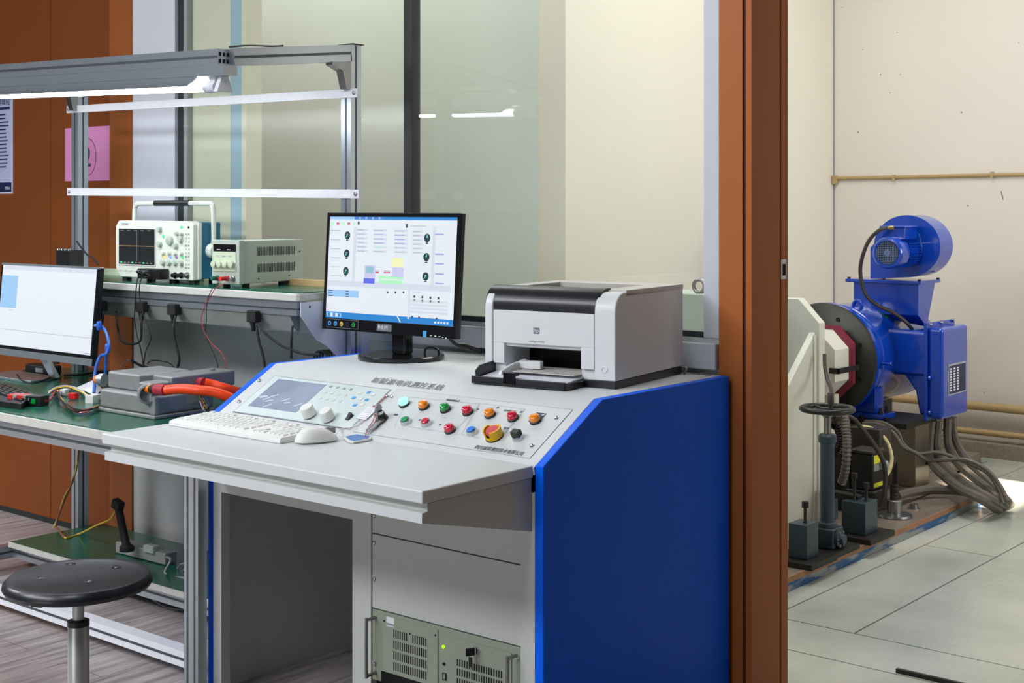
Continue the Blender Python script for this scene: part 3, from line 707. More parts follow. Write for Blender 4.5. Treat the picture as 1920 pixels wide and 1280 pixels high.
# stickers on the lower bezel
mb = MB(); a = MP.px(611.5, 604, .004); b = MP.px(672, 604, .004)
MP.rect(mb, .020, .006, b[0], bb - .003, .0039, 0); MP.rect(mb, .0215, .0075, b[0] - .0015, bb - .0045, .0041, 1)
for i, mi in enumerate((2, 2, 3, 4, 5)):
    cxx = .034 + i * (b[0] - .045) / 4.4; MP.disc(mb, cxx, bb / 2 + .001, .0075, .0043, mi, 12); MP.rect(mb, cxx - .003, bb / 2 - .003, cxx + .002, bb / 2 + .003, .0045, 1 if mi != 3 else 0)
part('icon_sticker', mb, ['text_grey', 'black_gloss', 'membrane_blue', 'wire_yellow', 'poster_navy', 'lens_green'], mon)
a = MP.px(720, 616, .004)
mb = MB(); MP.rect(mb, a[0] - .031, bb * .5 - .011, a[0] + .031, bb * .5 + .010, .0037); bd = part('brand_badge', mb, 'text_grey', mon, label='grey maker badge')
text('badge_lettering', 'PHILIPS', 'text_white', bd, MP.pt(a[0] - .026, bb * .5 - .006, .004), MP.ex, MP.ey, .0165, sx=.8)
a = MP.px(796, 626, .004); mb = MB(); MP.rect(mb, a[0] - .007, a[1] - .009, a[0] + .007, a[1] + .009, .0038); part('energy_sticker', mb, 'membrane_blue', mon)
mb = MB()
for i, xx in enumerate((808, 816, 824, 830)):
    a = MP.px(xx, 629 + i, .004); MP.rect(mb, a[0] - .004, a[1] - .001, a[0] + .004, a[1] + .001, .0038)
a = MP.px(836, 634, .004); MP.disc(mb, a[0], a[1], .0026, .0038, 0, 10)
part('control_marks', mb, 'text_white', mon)
bx, by = -2.885, 2.965
part('stand_base', MB().rev((bx, by, ZT), (0, 0, 1), [(.128, 0), (.130, .003), (.130, .012), (.127, .015), (.05, .0155)], 48), 'black_gloss', mon, smooth=True)
part('stand_neck', MB().box(bx - .026, bx + .030, by - .016, by + .022, ZT + .015, mz0 + .09), 'black_gloss', mon, bevel=.006)
part('cable_clip', MB().tube([(bx + .05, by + .05, ZT + .0155), (bx + .055, by + .05, ZT + .030), (bx + .075, by + .055, ZT + .036), (bx + .095, by + .06, ZT + .028), (bx + .098, by + .06, ZT + .0155)], .0035, 8, 0, 4), 'black_plastic', mon, smooth=True)
for i, dz in enumerate((0, .012)):
    cable('monitor_cable', ['upper black monitor cable running behind the white printer', 'lower black monitor cable running behind the white printer'][i], 'cable',
      [(-2.78, 3.0, 1.02 - dz), P(850, 640 + i * 2, Y=3.04), P(872, 646 + i * 5, Y=3.08), P(895, 653 + i * 6, Y=3.12), P(915, 656 + i * 4.5, Y=3.14), P(960, 668, Y=3.19)], .0042, 'black_plastic')

# ================================================================ PRINTER
FL = Vector((-2.372, 2.754, ZT)); FR_ = Vector((-1.985, 2.804, ZT)); pw = (FR_ - FL).length; prz = math.atan2(FR_.y - FL.y, FR_.x - FL.x)
pr = thing('printer', 'white laser printer with black lid and an open paper tray, on the console top', 'printer', FL, prz)
PD, PH = .395, .245
LP = dict(local=True)
part('base', MB().box(.004, pw - .002, .004, PD - .004, 0, .020), 'printer_black', pr, bevel=.002, **LP)
# side cheeks with a big front-top radius
def cheek(x0, x1):
    pts = [(0, .020)]; r = .050
    for i in range(9): t_ = math.pi - i * math.pi / 2 / 8; pts.append((r + r * math.cos(t_), PH - .004 - r + r * math.sin(t_)))
    pts += [(PD, PH - .010), (PD, .022)]
    return MB().prism([(x0, y, z) for y, z in pts], (x1 - x0, 0, 0))
part('side_cover', cheek(pw - .060, pw), 'printer_white', pr, bevel=.004, **LP)
part('side_cover', cheek(0, .024), 'printer_white', pr, bevel=.004, **LP)
mb = MB(); mb.box(.024, pw - .060, .012, PD - .004, .092, .170); mb.box(.024, pw - .060, .16, PD - .004, .020, .092); mb.box(.024, .060, .012, .16, .020, .092); mb.box(pw - .102, pw - .060, .012, .16, .020, .092)
part('body', mb, 'printer_white', pr, **LP)
part('rear_cover', MB().box(.0, pw, PD - .01, PD, .022, PH - .012), 'printer_grey', pr, bevel=.003, **LP)
# front panel with its cut-out
mb = MB(); fx0, fx1, cx0, cx1 = .026, pw - .062, .060, pw - .100
mb.box(fx0, fx1, .002, .014, .100, .186); mb.box(fx0, cx0, .002, .014, .046, .100); mb.box(cx1, fx1, .002, .014, .046, .100)
fp = part('front_panel', mb, 'printer_white', pr, bevel=.0015, **LP)
mb = MB(); mb.box(fx0 - .002, fx1 + .002, .0105, .0118, .185, .189); mb.box(fx0 - .002, fx0 + .002, .0105, .0118, .043, .185); mb.box(fx1 - .002, fx1 + .002, .0105, .0118, .043, .185)
part('panel_gap', mb, 'groove_grey', pr, **LP)
mb = MB().prism([(cx0, .014, .098), (cx0, .045, .086), (cx0, .045, .098)], (cx1 - cx0, 0, 0)); part('opening_soffit', mb, 'printer_white', pr, **LP)
part('feed_opening', MB().box(cx0, cx1, .13, .135, .02, .10), 'dark_hole', pr, **LP)
# lid: black visor and grey top with deep output well
pts = []; r = .052
for i in range(9): t_ = math.pi + .25 - i * (math.pi / 2 + .25) / 8; pts.append((.006 + r + r * math.cos(t_), PH - r + .004 + r * math.sin(t_)))
pts = [(.004, PH - .062)] + pts + [(.075, PH + .003), (.075, PH - .01), (.03, PH - .062)]
vz = part('lid_visor', MB().prism([(-.002, y, z) for y, z in pts], (pw - .050, 0, 0)), 'printer_black', pr, bevel=.003, **LP)
part('visor_grip', MB().obox((.165, .0245, PH - .020), (1, 0, 0), (0, .72, .70), (0, -.70, .72), .055, .005, .004), 'black_gloss', vz, local=True, bevel=.002)
wx0, wx1, wy0, wy1 = .055, pw - .07, .10, .30
mb = MB(); t0_, t1_ = PH - .014, PH
mb.box(.0, wx0, .075, PD, t0_, t1_); mb.box(wx1, pw, .060, PD, t0_, t1_); mb.box(wx0, wx1, .075, wy0, t0_, t1_); mb.box(wx0, wx1, wy1, PD, t0_, t1_)
part('top_cover', mb, 'printer_grey', pr, **LP)
mb = MB(); mb.box(wx0, wx1, wy0, wy1, .175, .178); mb.box(wx0 - .002, wx0, wy0, wy1, .175, t0_); mb.box(wx1, wx1 + .002, wy0, wy1, .175, t0_); mb.box(wx0, wx1, wy1, wy1 + .002, .175, t0_); mb.box(wx0, wx1, wy0 - .002, wy0, .175, t0_)
part('output_well', mb, 'black_gloss', pr, **LP)
# badge and button
mb = MB().box(.150, .168, .0012, .002, .128, .144); bd = part('badge', mb, 'text_grey', fp, local=True)
bq = pr.matrix_world
def prl(x, y, z): return Matrix.Translation(FL) @ Matrix.Rotation(prz, 4, 'Z') @ Vector((x, y, z))
ex_ = (prl(1, 0, 0) - prl(0, 0, 0))
text('badge_lettering', 'hp', 'text_white', bd, prl(.1515, .0010, .132), ex_, (0, 0, 1), .0155, ext=.0002)
text('model_lettering', 'LASERJET CP1025', 'line_grey', fp, prl(.136, .0016, .106), ex_, (0, 0, 1), .0062, ext=.0002)
part('power_button', MB().rev((pw - .030, .001, .048), (0, -1, 0), [(.0095, 0), (.0095, .002), (.007, .003), (.0068, .0015), (.004, .0015)], 24), 'printer_white', pr, smooth=True, **LP)
# paper tray
tx0, tx1, ty0 = .022, pw - .088, -.098
mb = MB(); mb.box(tx0, tx1, ty0, .06, .004, .010)
mb.prism([(tx0, ty0 + .02, .008), (tx0, .012, .010), (tx0, .012, .052), (tx0, ty0 + .035, .046), (tx0, ty0 + .018, .034)], (.006, 0, 0))
mb.box(tx0, tx1, ty0, ty0 + .006, .002, .022); mb.box(tx1 - .006, tx1, ty0, .0, .002, .018)
tr = part('paper_tray', mb, 'printer_black', pr, bevel=.002, **LP)
part('tray_stop', MB().box(tx0 + .10, tx0 + .135, ty0 - .004, ty0 + .004, .006, .038).box(tx0 + .106, tx0 + .129, ty0 + .004, ty0 + .03, .026, .034), 'black_gloss', tr, bevel=.002, **LP)
mb = MB().box(cx0 + .02, cx1 - .002, ty0 + .03, .06, .026, .028); part('tray_cover', MB().box(cx0 + .03, cx1 - .002, -.03, .10, .030, .032), 'printer_grey', tr, **LP)
mb = MB().prism([(cx0 + .030, -.075, .024), (cx0 + .030, .05, .030), (cx0 + .030, .05, .056), (cx0 + .030, -.02, .048), (cx0 + .030, -.07, .036)], (.010, 0, 0))
mb.obox((cx0 + .065, .03, .044), (1, .2, 0), (-.2, 1, 0), (0, 0, 1), .03, .012, .010)
part('paper_guide', mb, 'printer_white', tr, bevel=.002, **LP)
mb = MB()
mb.add([prl(tx0 + .012, ty0 + .010, ZT * 0 + .012), prl(tx1 - .010, ty0 + .010, .012), prl(tx1 - .010, .05, .024), prl(tx0 + .012, .05, .024), prl(tx0 + .012, ty0 + .010, .0165), prl(tx1 - .010, ty0 + .010, .0165), prl(tx1 - .010, .05, .0285), prl(tx0 + .012, .05, .0285)],
       [(0, 3, 2, 1), (4, 5, 6, 7), (0, 1, 5, 4), (1, 2, 6, 5), (2, 3, 7, 6), (3, 0, 4, 7)])
solo('paper_stack', mb, 'paper', 'stack of blank white paper in the open printer tray', 'paper')
cable('printer_cable', 'short white cable loop behind the printer corner at the console edge', 'cable', [P(1279, 706, Y=3.20), P(1283, 700, Y=3.19), P(1287, 691, Y=3.18), P(1285, 688, Y=3.20), P(1281, 694, Y=3.215), P(1279, 702, Y=3.215)], .0028, 'socket_white')
mb = MB().add([(-1.99, 3.14, ZT + .002), (-1.965, 3.14, ZT + .002), (-1.965, 3.21, ZT + .002), (-1.99, 3.21, ZT + .002)], [(0, 1, 2, 3)])
part('cable_slot', MB().box(-2.02, -1.955, 3.205, 3.212, ZT, ZT + .0008), 'dark_hole', con)

# ================================================================ KEYBOARD, MOUSE, KEYS
kx0, kx1, ky0, ky1 = -3.040, -2.592, 2.238, 2.385
kb = thing('keyboard', 'white keyboard lying on the console desk in front of the display', 'keyboard', ((kx0 + kx1) / 2, (ky0 + ky1) / 2, ZD))
part('case', MB().prism([(kx0, y, ZD + z) for y, z in ((ky0, 0), (ky1, 0), (ky1, .022), (ky0 + .012, .016), (ky0, .012))], (kx1 - kx0, 0, 0)), 'key_white', kb, bevel=.003)
ks_ = math.atan2(.006, ky1 - ky0 - .012)
KP = Plane((kx0, ky0 + .012, ZD + .016), (1, 0, 0), (0, math.cos(ks_), math.sin(ks_)))
pitch = .019; caps = []
mk = []
for r_ in range(6):
    b0 = .006 + r_ * .0205 + (.004 if r_ == 5 else 0)
    x_ = .010
    row = [1] * 15 if r_ == 4 else [1.5] + [1] * 12 + [1.5] if r_ == 3 else [1.75] + [1] * 11 + [2.25] if r_ == 2 else [2.25] + [1] * 10 + [2.75] if r_ == 1 else [1.25, 1.25, 1.25, 5.5, 1.25, 1.25, 1.25, 1.75] if r_ == 0 else [1, 0, 1, 1, 1, 1, 0, 1, 1, 1, 1, 0, 1, 1, 1]
    for w_ in row:
        if w_ == 0: x_ += pitch * .66; continue
        mk.append((x_, b0, w_ * pitch - .002)); x_ += w_ * pitch
    for k_ in range(3):
        if r_ in (1, 2) and (r_ == 2 or k_ != 1): continue
        mk.append((.312 + k_ * pitch, b0, pitch - .002))
    if r_ < 5:
        for k_ in range(4): mk.append((.374 + k_ * .0172, b0, .0152))
for i, (a, b, w_) in enumerate(mk):
    if a + w_ > .446: continue
    mb = MB(); d = .0175 if b < .11 else .013
    mb.add([KP.pt(a, b, 0), KP.pt(a + w_, b, 0), KP.pt(a + w_, b + d, 0), KP.pt(a, b + d, 0), KP.pt(a + .0015, b + .001, .0035), KP.pt(a + w_ - .0015, b + .001, .0035), KP.pt(a + w_ - .0015, b + d - .001, .0035), KP.pt(a + .0015, b + d - .001, .0035)],
           [(0, 3, 2, 1), (4, 5, 6, 7), (0, 1, 5, 4), (1, 2, 6, 5), (2, 3, 7, 6), (3, 0, 4, 7)])
    caps.append(mb)
near = caps[:100]; rest = caps[100:]
for mb in near: part('key', mb, 'key_white', kb)
if rest:
    m2 = MB()
    for mb in rest: m2.add(mb.v, mb.f)
    o = part('keys', m2, 'key_white', kb); o['kind'] = 'stuff'

mo = thing('computer_mouse', 'white computer mouse on the desk beside the keyboard end', 'mouse', (-2.545, 2.315, ZD), math.radians(-18))
def mouse_mb(s=1, z0=0, top=1):
    mb = MB(); n, m_ = 28, 9; vs = []; fs = []
    for k in range(m_):
        t_ = k / (m_ - 1) * math.pi / 2
        rr, zz = math.cos(t_) ** .55 if k < m_ - 1 else 0.001, math.sin(t_)
        for i in range(n):
            a = 2 * math.pi * i / n; x, y = math.cos(a), math.sin(a)
            px_ = .031 * rr * (abs(x) ** .85) * (1 if x > 0 else -1); py_ = .056 * rr * (abs(y) ** .85) * (1 if y > 0 else -1)
            hgt = .034 - .010 * ((py_ - -.008) / .056) ** 2 - .006 * max(0, py_ / .056)
            vs.append((px_ * s, py_ * s, z0 + .004 + hgt * zz))
    for k in range(m_ - 1):
        for i in range(n):
            j = (i + 1) % n; fs.append((k * n + i, k * n + j, (k + 1) * n + j, (k + 1) * n + i))
    fs.append(tuple(reversed(range(n)))); fs.append(tuple(range((m_ - 1) * n, m_ * n)))
    return mb.add(vs, fs)
part('shell', mouse_mb(), 'key_white', mo, smooth=True, local=True)
part('foot_plate', MB().rev((0, 0, 0), (0, 0, 1), [(.026, 0), (.028, .005)], 24), 'groove_grey', mo, local=True)
part('scroll_wheel', MB().rev((-.003, .032, .028), (1, 0, 0), [(.007, 0), (.007, .006)], 16), 'groove_grey', mo, local=True, smooth=True)
part('button_gap', MB().box(-.0006, .0006, .022, .052, .018, .0325), 'groove_grey', mo, local=True)
cable('mouse_cable', 'thin white cable from the mouse curling up over the button panel', 'cable', [(-2.53, 2.365, ZD + .012), S.at(640, 806, 0, .004), S.at(668, 800, 0, .004), S.at(690, 783, 0, .004), S.at(704, 762, 0, .004), S.at(722, 745, 0, .004)], .0017, 'key_white')
# keys hanging from the key switch
mb = MB()
mb.rev(KS + S.n * .034, S.ex, [(.011, -.002), (.011, .002)], 18); mb.obox(KS + S.n * .030 - S.ey * .002, S.ex, S.ey, S.n, .0025, .008, .008)
mb.tube([KS + S.n * .034 - S.ey * .010 + Vector((0, .006 * math.cos(t), .010 * math.sin(t) - .006)) for t in [i * math.pi / 4 for i in range(8)]], .0009, 6, 0, 3, True)
for dx, ln in ((-.004, .045), (.004, .05), (.010, .036)):
    a_ = KS + S.n * .012 - S.ey * .014 + S.ex * dx; mb.obox(a_ - S.ey * ln / 2 - S.n * .004, S.ex, S.ey, S.n, .0032, ln / 2, .0008)
    mb.rev(a_ - S.n * .005, S.n, [(.008, 0), (.008, .0016)], 14)
solo('key_bunch', mb, 'steel', 'bunch of silver keys hanging from the key switch on the panel', 'keys', smooth=True)
mb = MB(); a_ = S.px(690, 778); S.rect(mb, a_[0] - .022, a_[1] - .024, a_[0] + .016, a_[1] + .026, .004, 0, .0012)
tg = part('paper_tag', mb, 'paper', None); tg['label'] = 'white paper tag with faint lines, on the panel beside the key switch'; tg['category'] = 'tag'
mb = MB()
for i in range(6): S.rect(mb, a_[0] - .018, a_[1] - .018 + i * .007, a_[0] + .012, a_[1] - .0172 + i * .007, .0054)
o = part('tag_lines', mb, 'line_grey', None); loc = o.location.copy(); o.parent = tg; o.location = loc - tg.location
cable('red_cord', 'thin red cord looped from the key bunch over the panel', 'cord', [S.at(727, 742, 0, .002), S.at(712, 756, 0, .003), S.at(700, 763, 0, .003), S.at(712, 775, 0, .02), S.at(702, 790, 0, .006), S.at(690, 806, 0, .004), P(684, 820, Z=ZD + .006)], .0011, 'cable_red')
cable('red_cord', 'thin red cord tied to the blue key fob', 'cord', [S.at(712, 786, 0, .02), S.at(704, 800, 0, .005), P(698, 812, Z=ZD + .008), P(688, 822, Z=ZD + .006)], .0012, 'cable_red')
tp = [P(643, 822, Z=ZD + .001), P(652, 829, Z=ZD + .001), P(662, 832, Z=ZD + .001), P(694, 826, Z=ZD + .001), P(698, 822, Z=ZD + .001), P(684, 813, Z=ZD + .001)]
fb = thing('key_fob', 'blue key fob with a white rim lying at the foot of the panel', 'fob', sum(tp, Vector()) / 6)
part('rim', MB().prism(tp, (0, 0, .005)), 'key_white', fb, bevel=.001)
cfb = sum(tp, Vector()) / 6
part('face', MB().prism([cfb + (p_ - cfb) * .82 + Vector((0, 0, .005)) for p_ in tp], (0, 0, .0008)), 'tag_blue', fb)
# ================================================================ WORKBENCH
BX0, BX1 = -4.71, -3.19; ZB = .71; YP = 3.05
bench = thing('workbench', 'workbench of aluminium profiles with green mat tops and a raised shelf, against the brown wall', 'workbench', ((BX0 + BX1) / 2, 2.7, 0))
def profile(mb, x, y, z0, z1, h=.0225):
    mb.box(x - h, x + h, y - h, y + h, z0, z1, 0)
    for s in (-1, 1):
        mb.box(x + s * h - .0003 * (s < 0) - (0 if s > 0 else .0), x + s * (h + .0004), y - .004, y + .004, z0 + .001, z1 - .001, 1)
        mb.box(x - .004, x + .004, y + s * h, y + s * (h + .0004), z0 + .001, z1 - .001, 1)
def hprof(mb, a, b, hy=.0225, hz=.0225, slot=(0, -1, 0)):
    a, b = Vector(a), Vector(b); d = (b - a).normalized(); up = Vector((0, 0, 1)); up = (up - d * up.dot(d)).normalized(); sd = d.cross(up)
    c = (a + b) / 2; L_ = (b - a).length / 2
    mb.obox(c, d, sd, up, L_, hy, hz, 0)
    for s in (-1, 1): mb.obox(c + sd * s * (hy + .0001), d, sd, up, L_ - .001, .0003, .004, 1)
AL = ['aluminium', 'aluminium_slot']
part('mat_top', MB().box(-4.82, BX1 + .03, 2.275, 3.12, ZB - .003, ZB), 'esd_green', bench, label='green mat bench top')
part('bench_board', MB().box(-4.82, BX1 + .03, 2.27, 3.12, ZB - .030, ZB - .003), 'edge_white', bench, bevel=.003)
mb = MB(); hprof(mb, (-4.74, 2.31, ZB - .053), (BX1, 2.31, ZB - .053)); part('front_rail', mb, AL, bench)
mb = MB(); hprof(mb, (-4.74, 3.05, ZB - .053), (BX1, 3.05, ZB - .053)); part('rear_rail', mb, AL, bench)
for x_, y_, z_ in ((BX1, YP, 1.86), (BX0, YP, 1.86), (BX0, 2.34, ZB - .03)):
    mb = MB(); profile(mb, x_, y_, 0, z_); part('post', mb, AL, bench)
mb = MB().box(-3.143, -3.080, 2.365, 2.395, 0, ZB - .03)
for xx in (-3.127, -3.096): mb.box(xx - .004, xx + .004, 2.3646, 2.366, 0, ZB - .031, 1)
part('post', mb, AL, bench)
# post at the corner of the upper frame has a second profile behind it
# raised shelf
ZS = 1.081; SY0, SY1, SX0, SX1 = 2.833, 3.13, -4.80, -3.20
part('shelf_mat', MB().prism([(SX0, SY0 + .006, ZS - .003), (SX1 - .012, SY0 + .006, ZS - .003), (SX1 - .004, SY0 + .014, ZS - .003), (SX1 - .004, SY1, ZS - .003), (SX0, SY1, ZS - .003)], (0, 0, .003)), 'esd_green', bench, label='green mat on the raised shelf')
part('shelf_board', MB().prism([(SX0, SY0, ZS - .028), (SX1 - .008, SY0, ZS - .028), (SX1, SY0 + .010, ZS - .028), (SX1, SY1, ZS - .028), (SX0, SY1, ZS - .028)], (0, 0, .025)), 'edge_white', bench, bevel=.004)
mb = MB(); mb.box(SX0, SX1 - .012, SY0 + .010, SY0 + .05, ZS - .050, ZS - .029); mb.box(SX0, SX1 - .012, SY0 + .006, SY0 + .05, ZS - .072, ZS - .056); mb.box(SX0, SX1 - .012, SY0 + .014, SY0 + .05, ZS - .056, ZS - .050, 1)
part('shelf_rail', mb, AL, bench)
mb = MB().prism([(SX0, y, z) for y, z in ((SY0 + .012, ZS - .073), (SY0 + .055, ZS - .073), (SY0 + .055, ZS - .125), (SY0 + .040, ZS - .125))], (SX1 - .05 - SX0, 0, 0))
sck = part('socket_channel', mb, 'channel_grey', bench)
# end bracket
mb = MB().prism([(BX1 - .002, y, z) for y, z in ((SY0 + .004, ZS - .030), (SY1, ZS - .030), (SY1, .80), (SY1 - .03, .78), (SY0 + .11, ZS - .17), (SY0 + .07, ZS - .15), (SY0 + .004, ZS - .072))], (.003, 0, 0))
part('end_bracket', mb, 'frame_white', bench)
q = P(581, 575, X=BX1 + .002); part('bracket_hole', MB().rev(q, (1, 0, 0), [(.004, 0), (.003, .001)], 10), 'dark_hole', bench)
mb = MB().box(-3.62, -3.585, 3.14, 3.16, ZS - .02, ZS + .018)
part('rear_wood_lip', MB().box(-3.585, SX1, 3.11, 3.14, ZS - .002, ZS + .020), 'wood_strip', bench)
part('rear_wood_lip', MB().box(-4.78, -4.02, 3.112, 3.14, ZS - .002, ZS + .024), 'psu_face', bench)
# cross rails
def railz(pts, nm, lab):
    (xa, ya), (xb, yb) = pts
    a = P(xa, ya, Y=YP - .026); b = P(xb, yb, Y=YP - .026); h = .0142
    d = (b - a).normalized(); upv = Vector((0, 0, 1)) - d * d.z; upv.normalize()
    r_ = part(nm, MB().obox((a + b) / 2, d, (0, 1, 0), upv, (b - a).length / 2, .003, h), 'strip_white', bench, bevel=.0008)
    for q in (a + d * .016, b - d * .014):
        part('rail_bolt', MB().rev(q + Vector((0, -.003, 0)), (0, -1, 0), [(.0065, 0), (.0065, .003), (.003, .005)], 10), 'steel', r_)
railz(((126, 205.5), (671, 174)), 'cross_rail', '')
railz(((127, 359.5), (674, 363.5)), 'cross_rail', '')
# cantilever arms and lamp bar
aE = P(430, 108, X=BX1); aS = Vector((BX1, YP - .02, P(672, 100, Y=YP).z))
for dx in (0, BX0 - BX1):
    mb = MB(); hprof(mb, aS + Vector((dx, 0, 0)), aE + Vector((dx, 0, 0)), .0225, .026); arm = part('arm', mb, AL, bench)
    mb = MB().prism([(BX1 - .004 + dx, y, z) for y, z in ((YP - .024, aS.z - .028), (YP - .105, aS.z - .034), (YP - .105, aS.z - .044), (YP - .06, aS.z - .06), (YP - .044, aS.z - .115), (YP - .024, aS.z - .115))], (.03, 0, 0))
    br = part('corner_bracket', mb, 'steel', arm)
for x_ in (BX1,):
    part('post_cap', MB().box(x_ - .034, x_ + .034, YP - .026, YP + .026, 1.86, 1.863), 'black_plastic', bench)
bA = Vector((BX1 - .0, aE.y - .02, P(424, 107, Y=aE.y - .02).z)); qL = P(0, 135, Y=aE.y - .02); dB = (qL - bA).normalized()
bB = bA + dB * 1.75
mb = MB(); hprof(mb, bB, bA, .0225, .0235); lb_ = part('lamp_bar', mb, AL, bench)
mb = MB()
for i in range(3):
    for j in range(2): mb.box(bA.x, bA.x + .0008, bA.y - .018 + i * .014, bA.y - .010 + i * .014, bA.z - .017 + j * .020, bA.z - .006 + j * .020)
part('bar_end', mb, 'dark_hole', lb_)
# lamp hung under the bar
lampt = thing('tube_lamp', 'lit fluorescent tube lamp with a metal reflector, hung from the bar over the workbench', 'lamp', (bA + bB) / 2 - Vector((0, 0, .08)))
dz = Vector((0, 0, 1)); o1 = bA + dB * .0 + Vector((.02, 0, -.0245)); o2 = bB + Vector((0, 0, -.0245))
part('lamp_channel', MB().prism([o1 + dB * -.01 + Vector((0, y, z)) for y, z in ((-.024, 0), (.024, 0), (.024, -.030), (-.024, -.030))], o2 - o1), 'aluminium', lampt)
ta0 = P(385, 163.5, Y=bA.y + .01)
o3 = o1 + dB * ((o1 - ta0).dot(-dB) / 1.0)
def shade_pts(o_): return [o_ + Vector((0, y, z)) for y, z in ((.020, -.028), (.024, -.028), (.085, -.062), (.085, -.064), (.018, -.032))]
mb = MB().prism(shade_pts(o3), o2 - o3); part('reflector', mb, 'aluminium', lampt)
mb = MB().prism([o3 + Vector((0, y, z)) for y, z in ((-.022, -.03), (-.06, -.06), (-.058, -.062), (-.02, -.034))], o2 - o3); part('reflector', mb, 'aluminium', lampt)
ta = P(385, 163.5, Y=bA.y + .01); tb = P(0, 177.5, Y=bA.y + .01); tb = ta + (tb - ta).normalized() * 1.6
part('lamp_tube', MB().cyl(ta, tb, .0135, 16), 'tube_light', lampt, smooth=True, label='glowing white tube')
dd = (ta - tb).normalized()
part('lamp_holder', MB().rev(ta, dd, [(.0135, 0), (.017, .006), (.019, .022), (.019, .028), (.017, .034), (.017, .055)], 14), 'frame_white', lampt, smooth=True)
mb = MB().obox(ta + dd * .045 + Vector((0, 0, .022)), dd, (0, 1, 0), (0, 0, 1), .014, .012, .012); part('holder_block', mb, 'strip_white', lampt, bevel=.003)
mb = MB().prism([ta + dd * .075 + Vector((0, y, z)) for y, z in ((-.03, -.016), (.03, -.016), (.012, .03), (-.012, .03))], dd * .018); part('reflector_end', mb, 'strip_white', lampt, bevel=.002)
cable('lamp_cable', 'black lamp cable lying along the top of the bench arm', 'cable', [aE + Vector((0, 0, .031)), aE.lerp(aS, .15) + Vector((0, 0, .034)), aE.lerp(aS, .35) + Vector((0, 0, .030)), aE.lerp(aS, .42) + Vector((.01, 0, .030))], .003, 'black_plastic')
# lower shelf and foot rails
ls = part('lower_shelf', MB().box(-4.69, BX1 - .03, 2.74, 3.13, .085, .103), 'esd_green', bench, bevel=.002, label='green lower shelf board')
part('lower_edge', MB().box(-4.692, BX1 - .03, 2.736, 2.7405, .083, .1025), 'edge_white', bench)
mb = MB(); hprof(mb, (-4.72, 1.9, .062), (-4.72, 3.03, .062)); part('foot_rail', mb, AL, bench)
mb = MB(); hprof(mb, (-4.70, 2.78, .062), (BX1 - .03, 2.78, .062)); part('foot_rail', mb, AL, bench)
mb = MB(); hprof(mb, (-4.70, 2.45, .05), (BX1 - .03, 2.45, .05)); part('foot_rail', mb, ['strip_white', 'aluminium_slot'], bench)

# ---------------------------------------------------------------- oscilloscope
SO = Vector((0, 0, ZS))
fy = 2.90
q0 = P(217, 520, Y=fy); q1 = P(362, 520, Y=fy - .0); sx0_, sx1_ = q0.x, q1.x
osc = thing('oscilloscope', 'pale oscilloscope with blue sides, dark screen and carrying handle, on the raised shelf', 'oscilloscope', ((sx0_ + sx1_) / 2, fy + .07, ZS))
oz0, oz1 = ZS + .014, P(300, 414, Y=fy).z
W2 = sx1_ - sx0_
O = Plane((sx0_, fy, oz0), (1, 0, 0), (0, 0, 1)); H2 = oz1 - oz0
mb = MB().prism([O.pt(a, b) for a, b in ((.0, .03), (.03, .0), (W2, 0), (W2, H2 - .012), (W2 - .012, H2), (.018, H2), (.0, H2 - .02))], (0, .032, 0))
part('front_housing', mb, 'scope_body', osc, bevel=.003)
part('rear_housing', MB().box(sx0_ + .004, sx1_ + .003, fy + .031, fy + .115, oz0 + .004, oz1 - .004), 'scope_blue', osc, bevel=.004, label='blue rear housing')
part('side_spacer', MB().box(sx1_ - .004, sx1_ + .005, fy + .018, fy + .034, oz0 + .003, oz1 - .006), 'scope_body', osc, bevel=.002)
def opx(x, y): return O.px(x, y)
a, b = opx(224, 494), opx(291, 430)
mb = MB(); O.rect(mb, a[0] - .004, a[1] - .004, b[0] + .004, b[1] + .004, .0006, 0, .002); part('screen_frame', mb, 'printer_grey', osc, bevel=.0005)
mb = MB(); O.rect(mb, *a, *b, .0028, 0)
cxm, cym = opx(258, 461); O.rect(mb, cxm - .0009, a[1] + .012, cxm + .0009, b[1] - .003, .0031, 2); O.rect(mb, a[0], cym - .0009, b[0], cym + .0009, .0032, 1)
for i in range(9): O.rect(mb, a[0] + .01 + i * .022, a[1] + .004, a[0] + .022 + i * .022, a[1] + .008, .0031, 2 if i % 3 else 3)
for i in range(5): O.rect(mb, a[0] + .01 + i * .04, b[1] - .006, a[0] + .03 + i * .04, b[1] - .004, .0031, 2)
part('screen', mb, ['scope_screen', 'trace_orange', 'trace_grey', 'led_green'], osc, label='dark screen with orange cross lines')
text('brand_lettering', 'Tektronix', 'line_grey', osc, O.pt(opx(227, 421)[0], opx(227, 421)[1], .0005), O.ex, O.ey, .011)
def dial(x, y, r, hh=.012, m_='scope_body', nm='dial'):
    p_ = opx(x, y); part(nm, MB().rev(O.pt(p_[0], p_[1], 0), O.n, [(r, 0), (r * .94, hh * .85), (r * .8, hh)], 18), m_, osc, smooth=True)
for x, y, r in ((301, 430, .010), (301, 457, .011), (320, 450, .017), (340, 449, .011), (331, 461, .011), (333, 438, .007), (342, 439, .006)): dial(x, y, r, m_='psu_grey')
for i in range(4):
    dial(307 + i * 11.3, 474 + i * .3, .009, m_='scope_body'); dial(307 + i * 11.3, 492.5 + i * .3, .0095, m_='psu_grey')
for i, m_ in enumerate(('led_yellow', 'led_blue', 'led_purple', 'led_green')): dial(309 + i * 11.3, 482 + i * .3, .0045, .004, m_, 'channel_lamp')
dial(307, 443, .0055, .004, 'led_green', 'channel_lamp'); dial(341, 426, .005, .004, 'led_green', 'channel_lamp'); dial(354, 426, .004, .003, 'black_plastic', 'small_button')
